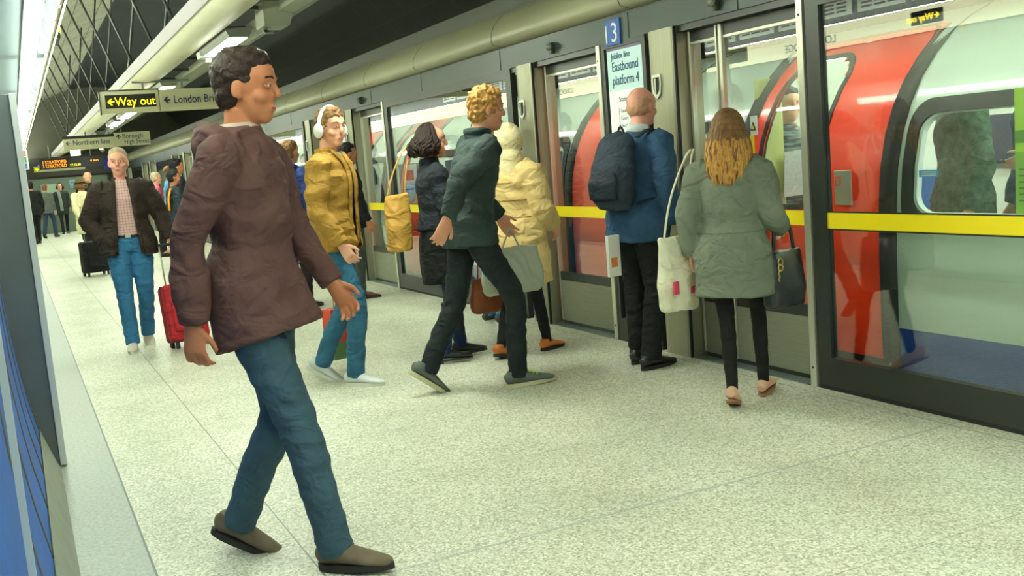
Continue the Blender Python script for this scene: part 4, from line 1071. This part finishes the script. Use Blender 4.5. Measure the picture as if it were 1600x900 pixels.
# 4 woman with curly dark hair
f = Fig('woman in a navy jacket and black skirt with knee high boots', (2.66, 6.66), rad(-98), 1.68, S1, hyaw=-12,
        arms=dict(re=(.23, .02, 1.16), rw=(.20, .18, 1.02), le=(-.22, .0, 1.14), lw=(-.20, .14, .98)),
        legs=dict(rk=(.085, .04, .49), ra=(.09, -.05, .105), lk=(-.085, .09, .50), la=(-.09, .13, .105), rp=0, lp=0), build=.95)
NV = cloth('navy_wool', (38, 44, 52), .85, .15, .5, 50); NV2 = cloth('navy_panel', (32, 44, 66), .8)
f.top(NV, 'jacket', hem=.99, hw=1.02, chest=1.05, sl=1.1, wr=.014, collar=.06)
b = B(); b.tube([V((0, .01, 1.04)), V((0, .015, .92)), V((0, .02, .76)), V((0, .03, .60))], [(.145, .125), (.178, .155), (.185, .165), (.18, .165)], seg=26); b.remesh('skirt', BLK, f.root, .01, 2, wr=.014, wscale=(7, 7, 3), scale=f.k, seed=3)
f.legs(DEN3, w=.88, wr=.005)
for d in 'rl':
    k, a = V(f.l[d+'k']), V(f.l[d+'a']); b = B()
    b.tube([k.lerp(a, .12), k.lerp(a, .4), k.lerp(a, .75), a+V((0, 0, .0))], [.064, .062, .050, .047], seg=18); o = b.remesh('boot_shaft', BLKL, f.root, .006, 2, wr=.004, wscale=(9, 9, 30), scale=f.k)
    b = B(); p = k.lerp(a, .14); b.tube([p-V((0, 0, .006)), p+V((0, 0, .012))], .067, seg=20, sub=1); b.done('boot_strap', BLK, o, smooth=True, scale=f.k)
f.shoes(BLKL, BLKL, name='boot_foot', ln=1.05, sw=.85, heel=.018, sole_h=.012); f.hair_long(HAIRD, .14, 260, 10, .028, .05, r=.009, blow=(0, -.015, 0)); f.brows(HAIRD)
curly = f

# 5 fair man leaning forward
f = Fig('fair haired man in a dark green jacket leaning forward mid stride', (2.47, 5.66), rad(-95), 1.86, S4, hyaw=-6, lean=12,
        arms=dict(re=(.25, -.16, 1.20), rw=(.26, -.22, .98), le=(-.24, .12, 1.17), lw=(-.24, .26, 1.04)),
        legs=dict(rk=(.09, .21, .53), ra=(.08, .20, .085), lk=(-.09, -.10, .50), la=(-.08, -.30, .16), rp=-2, lp=38), build=1.0)
GJ = cloth('dark_green_jacket', (48, 62, 60), .75, .18, .5, 30, 6)
f.top(GJ, 'jacket', hem=.84, hw=1.08, chest=1.05, sl=1.1, wr=.024, wsc=(4, 4, 14), hood=False, collar=.055)
f.legs(cloth('dark_trousers', (30, 38, 40)), w=1.0); f.shoes(mat('grey_trainer', (84, 94, 88), .7, var=.2), mat('cream_sole', (186, 184, 150), .7), ln=1.12); f.hair_short(HAIRF, 1.08, .012, .02); f.brows(HAIRF)
M_ = f.foot_m('r')
b = B()
for j in range(4): b.tube([M_ @ V((-.026, .03+.022*j, .092-.010*j)), M_ @ V((0, .04+.022*j, .100-.010*j)), M_ @ V((.026, .045+.022*j, .088-.010*j))], .0035, seg=6, sub=2)
b.done('laces', mat('lime_laces', (190, 214, 40), .6), f.root, smooth=True, scale=f.k)
runner = f

# 6 man in patterned jacket
f = Fig('dark haired man in a grey patterned jacket facing the doors', (3.63, 7.86), rad(-80), 1.75, S2, hyaw=-12,
        arms=dict(re=(.24, -.03, 1.14), rw=(.23, .06, .90), le=(-.23, .0, 1.14), lw=(-.22, .10, .90)), build=.95)
PJ = streaked('patterned_jacket', (30, 38, 42), (120, 134, 136), (9, 9, 55))
f.top(PJ, 'jacket', hem=.90, hw=1.0, chest=1.03, sl=1.05, wr=.018); f.legs(DEN, w=1.0); f.shoes(mat('dark_shoe', (44, 42, 40), .6), SOLEW); f.hair_short(cloth('hair_auburn', (72, 36, 34), .5, .3, .6, 90, 40), 1.03, .008); f.brows(HAIRD)

# 7 hooded tan coat
f = Fig('person in a hooded tan padded coat stepping towards the doors', (3.16, 6.42), rad(-62), 1.63, S1, hyaw=0, vox=.007,
        arms=dict(re=(.25, .02, 1.13), rw=(.24, .16, .98), le=(-.25, -.03, 1.13), lw=(-.25, .08, .93)),
        legs=dict(rk=(.08, .10, .50), ra=(.08, .20, .085), lk=(-.08, -.02, .50), la=(-.09, -.19, .10), lp=14, rp=0), build=1.05)
TC = cloth('tan_padded_coat', (214, 186, 126), .75, .10, .5, 20, 5); TCL = cloth('cream_panel', (220, 206, 160), .8, .08)
f.top(TC, 'coat', hem=.56, hw=1.15, chest=1.14, sl=1.3, wr=.018, wsc=(4, 4, 12), collar=0, flare=.03)
b = B(); H = f.HM; b.ell(H @ V((0, -.028, .02)), (.115, .120, .135), H.to_3x3()); b.tube([H @ V((0, -.03, -.06)), f.up((0, -.02, 1.45)), f.up((0, -.01, 1.38))], [(.10, .10), (.12, .11), (.15, .12)], seg=20)
b.remesh('hood', TCL, f.root, .009, 2, wr=.012, wscale=(6, 6, 18), scale=f.k)
b = B()
for z, k in ((1.33, 1.0), (1.20, 1.0), (1.07, 1.03), (.94, 1.1), (.80, 1.18), (.67, 1.24)):
    n = 30; b.tube([V((.196*k*cos(2*PI*j/n), .155*k*sin(2*PI*j/n), z)) for j in range(n+1)], .006, seg=6, sub=1, cap=False)
b.done('quilt_seams', cloth('tan_seam', (164, 130, 70)), f.root, smooth=True, scale=f.k)
f.legs(BLK, w=.78, wr=.004, ankle=.85); TSH = mat('tan_leather_shoe', (196, 112, 44), .5, var=.15); f.shoes(TSH, SOLED)
tan = f

# 8 bald man in blue
f = Fig('bald man in a blue jacket with a dark backpack, waiting at the doors', (3.56, 5.46), rad(-72), 1.80, S2, hyaw=-4, lean=8, vox=.0065,
        arms=dict(re=(.25, -.05, 1.14), rw=(.24, .10, .93), le=(-.24, .0, 1.14), lw=(-.23, .14, .94)),
        legs=dict(rk=(.09, .03, .50), ra=(.09, -.06, .085), lk=(-.09, .05, .50), la=(-.09, .05, .085)), build=1.08)
BJ = cloth('blue_jacket', (44, 76, 108), .75, .18, .4, 26, 6)
f.top(BJ, 'jacket', hem=.80, hw=1.08, chest=1.06, sl=1.12, wr=.020, wsc=(5, 5, 12), collar=.03); f.legs(BLK, w=1.12); f.shoes(BLKL, SOLED, ln=1.1)
b = B(); b.tube([f.up((0, -.012, 1.46)), f.up((0, -.014, 1.515))], [(.070, .072), (.064, .066)], seg=20, sub=1); b.done('shirt_collar', cloth('pale_collar_blue', (214, 220, 220)), f.root, smooth=True, scale=f.k); f.hair_fringe(cloth('hair_cropped', (196, 150, 120), .6, .1)); f.brows(HAIRG)
blue = f

# 9 woman in green
f = Fig('woman with wavy blonde hair in a grey green coat, walking to the doors', (3.33, 4.22), rad(-52), 1.56, S1, hyaw=4, vox=.0065, lean=2,
        arms=dict(re=(.25, -.02, 1.14), rw=(.25, .16, 1.06), le=(-.25, -.04, 1.14), lw=(-.25, .02, .93), curl=45),
        legs=dict(lk=(-.06, .03, .50), la=(-.03, -.05, .125), rk=(.08, .24, .54), ra=(.08, .30, .10), lp=22, rp=-6), build=1.05)
GC = cloth('sage_coat', (110, 119, 104), .8, .08, .35, 40, 6)
f.top(GC, 'coat', hem=.68, hw=1.10, chest=1.08, sl=1.15, wr=.014, wsc=(5, 5, 8), collar=.06, flare=.02)
f.legs(BLK, w=.74, wr=.003, ankle=.75); f.shoes(mat('beige_flat', (220, 176, 146), .5), mat('beige_sole', (150, 110, 84), .6), name='flat_shoe', ln=.95, sw=.9, sole_h=.008, open_=True)
f.hair_long(HAIRM, L=.32, n=460, wave=.010, flare=.045, tip=HAIRGOLD, blow=(0, -.04, 0), r=.008)
b = B(); n = 30; b.tube([V((.187*cos(2*PI*j/n), .150*sin(2*PI*j/n), 1.06)) for j in range(n+1)], [(.007, .005)]*(n+1), seg=6, sub=1, cap=False); b.done('waist_seam', GC, f.root, smooth=True, scale=f.k)
green = f

# 10 backpack youth, 11 dark figure
f = Fig('young man in a blue hooded jacket wearing a black backpack', (2.62, 10.6), rad(-58), 1.77, S4, vox=.009, near=False, lean=3)
f.top(cloth('blue_hooded', (44, 60, 116), .75, .2), 'jacket', hem=.84, hood=True, vox=.014); f.legs(cloth('plum_black', (38, 30, 36)), vox=.014); f.shoes(BLKL, SOLED); f.hair_short(HAIRM); youth = f
f = Fig('figure in a black coat and brown shoes behind the man in headphones', (3.30, 10.72), rad(-90), 1.70, S3, vox=.009, near=False, arms=dict(re=(.25, .02, 1.14), rw=(.25, .10, .88)))
f.top(cloth('black_coat', (28, 30, 36)), 'coat', hem=.80, vox=.014, hw=1.1, chest=1.1); f.legs(cloth('grey_trousers', (62, 70, 66)), vox=.014); f.shoes(mat('brown_shoe', (92, 48, 44), .5), SOLED, ln=1.1); f.hair_short(HAIRB)

# far figures
def simple(lbl, loc, rz, h, sk, coat, trou, hair, hem=.80, long=False, arms=None, legs=None, vox=.014, hyaw=0, build=1.0, cname='coat', shoe=None):
    f = Fig(lbl, loc, rz, h, sk, vox=vox, near=False, arms=arms, legs=legs, hyaw=hyaw, build=build)
    f.top(coat, cname, hem=hem, vox=.018, chest=1.06, hw=1.08, sl=1.1); f.legs(trou, vox=.018, w=.9 if long else 1.05); f.shoes(shoe or BLKL, SOLED)
    if long: f.hair_long(hair, .12, 90, .02, .03, r=.012)
    else: f.hair_short(hair)
    return f
WK = dict(rk=(.09, .16, .52), ra=(.08, .18, .09), lk=(-.09, -.06, .50), la=(-.08, -.25, .14), lp=30)
simple('man in black walking away at the far left of the platform', (.50, 32.4), rad(10), 1.80, S3, BLK, BLK, HAIRB, legs=WK, build=1.2)
simple('man in grey walking beyond the figure in black', (.96, 36.0), rad(-30), 1.72, S4, cloth('mid_grey', (90, 96, 92)), cloth('blue_grey', (52, 66, 92)), HAIRM, legs=WK)
f = simple('woman in a dark coat with a long grey scarf far down the platform', (1.50, 38.2), rad(180), 1.74, S4, cloth('charcoal_coat', (44, 50, 48)), BLK, HAIRD, hem=.66, long=True, legs=WK)
b = B(); b.tube([f.up((.07, .10, 1.47)), f.up((.05, .155, 1.3)), f.up((.03, .165, 1.0)), V((.03, .17, .8))], [(.05, .02)]*4, seg=8); b.done('scarf', cloth('grey_scarf', (120, 134, 128)), f.root, smooth=True, scale=f.k)
f = simple('woman in a cream coat and wide hat pulling a black trolley case', (1.22, 21.4), rad(30), 1.66, S4, cloth('cream_coat', (214, 208, 164)), BLK, HAIRM, hem=.62, long=True, legs=WK, arms=dict(le=(-.25, -.10, 1.14), lw=(-.24, -.22, .92)))
H = f.HM; b = B(); b.tube([H @ V((0, -.01, .05)), H @ V((0, -.01, .062))], [(.17, .18)]*2, seg=24, sub=1); o = b.done('hat_brim', cloth('olive_hat', (104, 98, 62)), f.root, smooth=True, scale=f.k)
b = B(); b.tube([H @ V((0, -.01, .05)), H @ V((0, -.01, .13)), H @ V((0, -.01, .15))], [(.095, .11), (.088, .10), (.05, .06)], seg=20, sub=2); b.done('hat_crown', cloth('olive_hat', (104, 98, 62)), f.root, smooth=True, scale=f.k); cream = f
simple('dark haired person in black just behind the cream coat', (1.52, 24.0), rad(180), 1.86, S1, BLK, BLK, HAIRD)
simple('person in a pink top mostly hidden behind the man in jeans', (2.55, 21.0), rad(-90), 1.66, S1, cloth('pink_top', (206, 90, 110)), BLK, HAIRG)
simple('person in a light blue top behind the man in jeans', (2.62, 19.5), rad(-90), 1.74, S4, cloth('light_blue_top', (92, 140, 186)), DEN3, HAIRM)
simple('dark haired man in a black coat between the jeans and the mauve jacket', (2.38, 16.9), rad(-80), 1.80, S3, cloth('ink_coat', (26, 32, 38)), BLK, HAIRB, hem=.7)
f = simple('person with an orange scarf standing by the far screens', (2.22, 16.2), rad(-80), 1.62, S3, cloth('dark_slate_coat', (36, 48, 54)), BLK, HAIRB)
b = B(); b.tube([f.up((.10, -.08, 1.46)), f.up((.12, -.14, 1.3)), f.up((.12, -.15, 1.1))], [(.035, .015)]*3, seg=8); b.done('scarf', cloth('orange_scarf', (220, 150, 40)), f.root, smooth=True, scale=f.k)
# passengers in the train
f = simple('passenger in a dark patterned coat reading a newspaper in the train', (4.98, 5.62), rad(165), 1.74, S1, PJ, BLK, HAIRB, hem=.7, vox=.008, arms=dict(re=(.24, .05, 1.16), rw=(.14, .28, 1.22), le=(-.24, .05, 1.16), lw=(-.10, .30, 1.15)))
f.shoes
t = thing('newspaper', 'folded newspaper held by a passenger inside the train', 'newspaper', f.root.location, f.root.rotation_euler.z)
b = B()
for a, q in ((0, .0), (.12, .01)): b.prism([(-.20+a, 1.02), (.20+a*.3, 1.0), (.22, 1.30-q), (-.18, 1.33-q)], 1, .36+a*.1, .364+a*.1)
b.done('pages', mat('newsprint', (206, 212, 206), .8, var=.12, vscale=40), t)
simple('passenger in a green camouflage jacket standing by the train window', (4.85, 4.05), rad(60), 1.80, S1, cloth('moss_print', (84, 110, 92), .8, .5, .3, 40, 25), BLK, HAIRD, vox=.009)
f = simple('passenger with a dark blue sleeve holding the yellow pole', (5.15, 3.72), rad(75), 1.78, S1, cloth('blue_sleeve', (36, 62, 96)), BLK, HAIRD, vox=.009, arms=dict(le=(-.28, .10, 1.32), lw=(-.16, .24, 1.20)))
f = simple('passenger in a pale grey jumper seen through the train window', (4.95, 3.18), rad(-60), 1.42, S3, cloth('grey_jumper', (132, 140, 128)), BLK, HAIRD, vox=.009)

# ------------------------------------------------------------------ bags and luggage
def soft_bag(name, lbl, cat, loc, rz, w, d, h, m, strap=None, strap_r=.006, strap_m=None, taper=1.0, wr=.02, extra=None, seed=1):
    """bag body hangs from z=h down to 0"""
    t = thing(name, lbl, cat, loc, rz); b = B()
    b.tube([(0, 0, 0), (0, 0, .02), (0, 0, h*.35), (0, 0, h*.75), (0, 0, h)], [(w*.40*taper, d*.35), (w*.5*taper, d*.5), (w*.52, d*.55), (w*.48, d*.42), (w*.46, d*.22)], seg=24, sub=3)
    o = b.remesh('bag_body', m, t, .008, 1, wr=wr, wscale=(9, 9, 6), seed=seed)
    for s_ in (strap or []):
        b = B(); b.tube(s_, strap_r, seg=8, sub=4); b.done('strap', strap_m or m, t, smooth=True)
    return t
YB = cloth('tan_bag_leather', (206, 160, 78), .45, .1, .25, 20, 4)
p = curly.world(curly.up((-.12, -.24, 1.0)))
soft_bag('shoulder_bag', 'tan leather shoulder bag behind the woman in navy', 'bag', (2.40, 6.72, .82), rad(8), .20, .14, .40, YB,
         strap=[[(-.07, 0, .38), (-.02, .0, .52), (.06, -.0, .66), (.14, .0, .74)], [(.07, 0, .38), (.09, .0, .52), (.13, .0, .66), (.17, .0, .74)]], seed=2)
g = runner.world(runner.hc['l'])
soft_bag('carrier_bag', 'pale grey carrier bag in the hand of the leaning fair man', 'bag', (g.x, g.y, g.z-.42), rad(-8), .40, .13, .30, mat('pale_plastic', (168, 176, 158), .45, bump=.3, bscale=12),
         strap=[[(-.06, 0, .29), (-.01, 0, .40), (.01, 0, .41), (.06, 0, .29)]], seed=5)
g = tan.world(tan.hc['l'])
soft_bag('handbag', 'brown leather handbag below the tan coat', 'bag', (g.x-.12, g.y+.05, .30), rad(20), .34, .15, .26, mat('brown_leather', (128, 66, 34), .4, bump=.2, bscale=20, var=.15),
         strap=[[(-.10, 0, .25), (-.06, 0, .48), (.04, 0, .54), (.10, 0, .25)]], wr=.012, seed=7)
TT = cloth('cream_canvas', (222, 220, 194), .85, .06)
t = soft_bag('tote_bag', 'cream canvas tote bag on the left arm of the woman in green', 'bag', (3.17, 4.50, .52), rad(12), .27, .13, .40, TT,
         strap=[[(-.09, 0, .38), (-.02, -.0, .60), (.07, -.03, .80), (.10, -.06, .86)], [(.09, 0, .38), (.11, -.0, .60), (.13, -.03, .80), (.12, -.06, .86)]], seed=9)
b = B(); b.box(-.11, -.07, -.078, -.068, .10, .17, .004); b.box(.02, .09, -.078, -.068, .09, .13, .004); b.done('pink_print', mat('pink_print', (220, 70, 110), .6), t)
g = green.world(green.hc['r'])
BB = mat('black_bag', (26, 32, 36), .35, bump=.2, bscale=20, coat=.2)
t = soft_bag('handbag', 'black handbag with gold rings on the right arm of the woman in green', 'bag', (3.58, 4.12, .52), rad(10), .28, .16, .30, BB,
         strap=[[(-.08, 0, .27), (-.06, .0, .42), (.0, .03, .50), (.06, 0, .42), (.09, 0, .27)]], strap_r=.010, wr=.012, seed=11)
b = B()
for j in range(4):
    n = 12; b.tube([V((-.09+.018*math.sin(2*PI*q/n), -.055, .25-.03*j+.018*cos(2*PI*q/n))) for q in range(n+1)], .0035, seg=6, sub=1, cap=False)
b.done('rings', mat('gold_ring', (210, 180, 100), .3, metal=.8), t, smooth=True)
t = thing('shopping_bag', 'red and green paper shopping bag beside the man in headphones', 'bag', (1.98, 6.92, .10), rad(20))
b = B(); b.box(-.13, .13, -.055, .055, .12, .36, .006); b.done('bag_body', mat('bag_red', (206, 70, 48), .5), t)
b = B(); b.box(-.13, .13, -.055, .055, .0, .12, .006); b.done('lower_panel', mat('bag_green', (92, 132, 84), .5), t)
b = B(); b.tube([(-.06, 0, .35), (-.05, 0, .55), (0, 0, .78), (.05, 0, .55), (.06, 0, .35)], .004, seg=6); b.done('strap', mat('bag_cord', (214, 150, 100), .6), t, smooth=True)
t = thing('paper_sheet', 'white folded leaflet behind the bald man in blue', 'leaflet', (3.33, 5.40, .62), rad(10))
b = B(); b.box(-.05, .05, -.012, .012, 0, .26, .004); b.done('sheet', mat('leaflet_white', (220, 224, 216), .5), t)
b = B(); b.box(-.03, .02, -.014, -.011, .06, .12); b.done('print', mat('leaflet_orange', (206, 120, 60), .5), t)

def backpack(lbl, f, m, m2):
    t = thing('backpack', lbl, 'backpack', f.root.location, f.root.rotation_euler.z)
    b = B(); b.tube([f.up((0, -.215, .98)), f.up((0, -.225, 1.05)), f.up((0, -.235, 1.22)), f.up((0, -.20, 1.38)), f.up((0, -.165, 1.44))], [(.12, .06), (.155, .10), (.155, .105), (.13, .075), (.07, .03)], seg=24)
    b.remesh('pack_body', m, t, .010, 2, wr=.016, wscale=(6, 6, 9), scale=f.k, seed=f.seed)
    b = B(); b.tube([f.up((0, -.325, 1.03)), f.up((0, -.335, 1.13)), f.up((0, -.325, 1.20))], [(.10, .03), (.115, .04), (.09, .02)], seg=18); b.remesh('front_pocket', m2, t, .010, 2, scale=f.k)
    for sx in (1, -1):
        b = B(); b.tube([f.up((sx*.10, -.14, 1.42)), f.up((sx*.125, -.05, 1.475)), f.up((sx*.135, .09, 1.42)), f.up((sx*.15, .135, 1.28)), f.up((sx*.17, .02, 1.10)), f.up((sx*.13, -.15, 1.02))], [(.024, .008)]*6, seg=8); b.done('strap', m2, t, smooth=True, scale=f.k)
    b = B(); b.tube([f.up((-.03, -.17, 1.43)), f.up((0, -.18, 1.49)), f.up((.03, -.17, 1.43))], .007, seg=8); b.done('grab_handle', m2, t, smooth=True, scale=f.k)
    return t
backpack('dark slate backpack on the bald man in blue', blue, cloth('slate_pack', (42, 54, 66), .7), cloth('slate_pack_dark', (32, 42, 52), .7))
backpack('black backpack on the young man in the blue hood', youth, cloth('black_pack', (34, 32, 38), .7), cloth('black_pack_dark', (24, 24, 28), .7))
def trolley(lbl, loc, rz, m, w=.36, d=.22, h=.52, handle=1.0, tilt=0):
    t = thing('trolley_case', lbl, 'suitcase', loc, rz); t.rotation_euler = (rad(tilt), 0, rz)
    b = B(); b.box(-w/2, w/2, -d/2, d/2, .06, .06+h, .035); b.done('case', m, t, smooth=False)
    b = B(); b.box(-w/2-.002, w/2+.002, -.006, .006, .065, .055+h, .002); b.done('zip', BLACK, t)
    b = B(); b.box(-w*.38, w*.38, -d/2-.03, -d/2+.01, .14, .10+h*.6, .02); b.done('front_pocket', m, t)
    for sx in (1, -1):
        b = B(); b.tube([(sx*.09, d/2-.03, .06+h), (sx*.09, d/2-.03, handle)], .007, seg=8, sub=1); b.done('handle_pole', STEELL, t, smooth=True)
        b = B(); b.tube([(sx*(w/2-.05)-.012, d/2-.01, .04), (sx*(w/2-.05)+.012, d/2-.01, .04)], .04, seg=18, sub=1, side=V((0, 1, 0))); b.done('wheel', BLACK, t, smooth=True)
        b = B(); b.box(sx*(w/2-.05)-.015, sx*(w/2-.05)+.015, -d/2+.02, -d/2+.05, .0, .07); b.done('foot', BLACK, t)
    b = B(); b.tube([(-.10, d/2-.03, handle), (.10, d/2-.03, handle)], .014, seg=10, sub=1); b.done('handle_grip', BLACK, t, smooth=True)
    return t
g = jeans_man.world(jeans_man.hc['l'])
trolley('red trolley case with a steel handle, held by the man in jeans', (g.x+.03, g.y-.32, 0), rad(8), cloth('red_case', (168, 34, 44), .6, .1), w=.34, h=.50, handle=.93, tilt=-12)
trolley('black trolley case pulled by the woman in the cream coat', (1.10, 18.2, 0), rad(15), cloth('black_case', (24, 24, 26), .7, .1), w=.42, d=.26, h=.52, handle=.95)
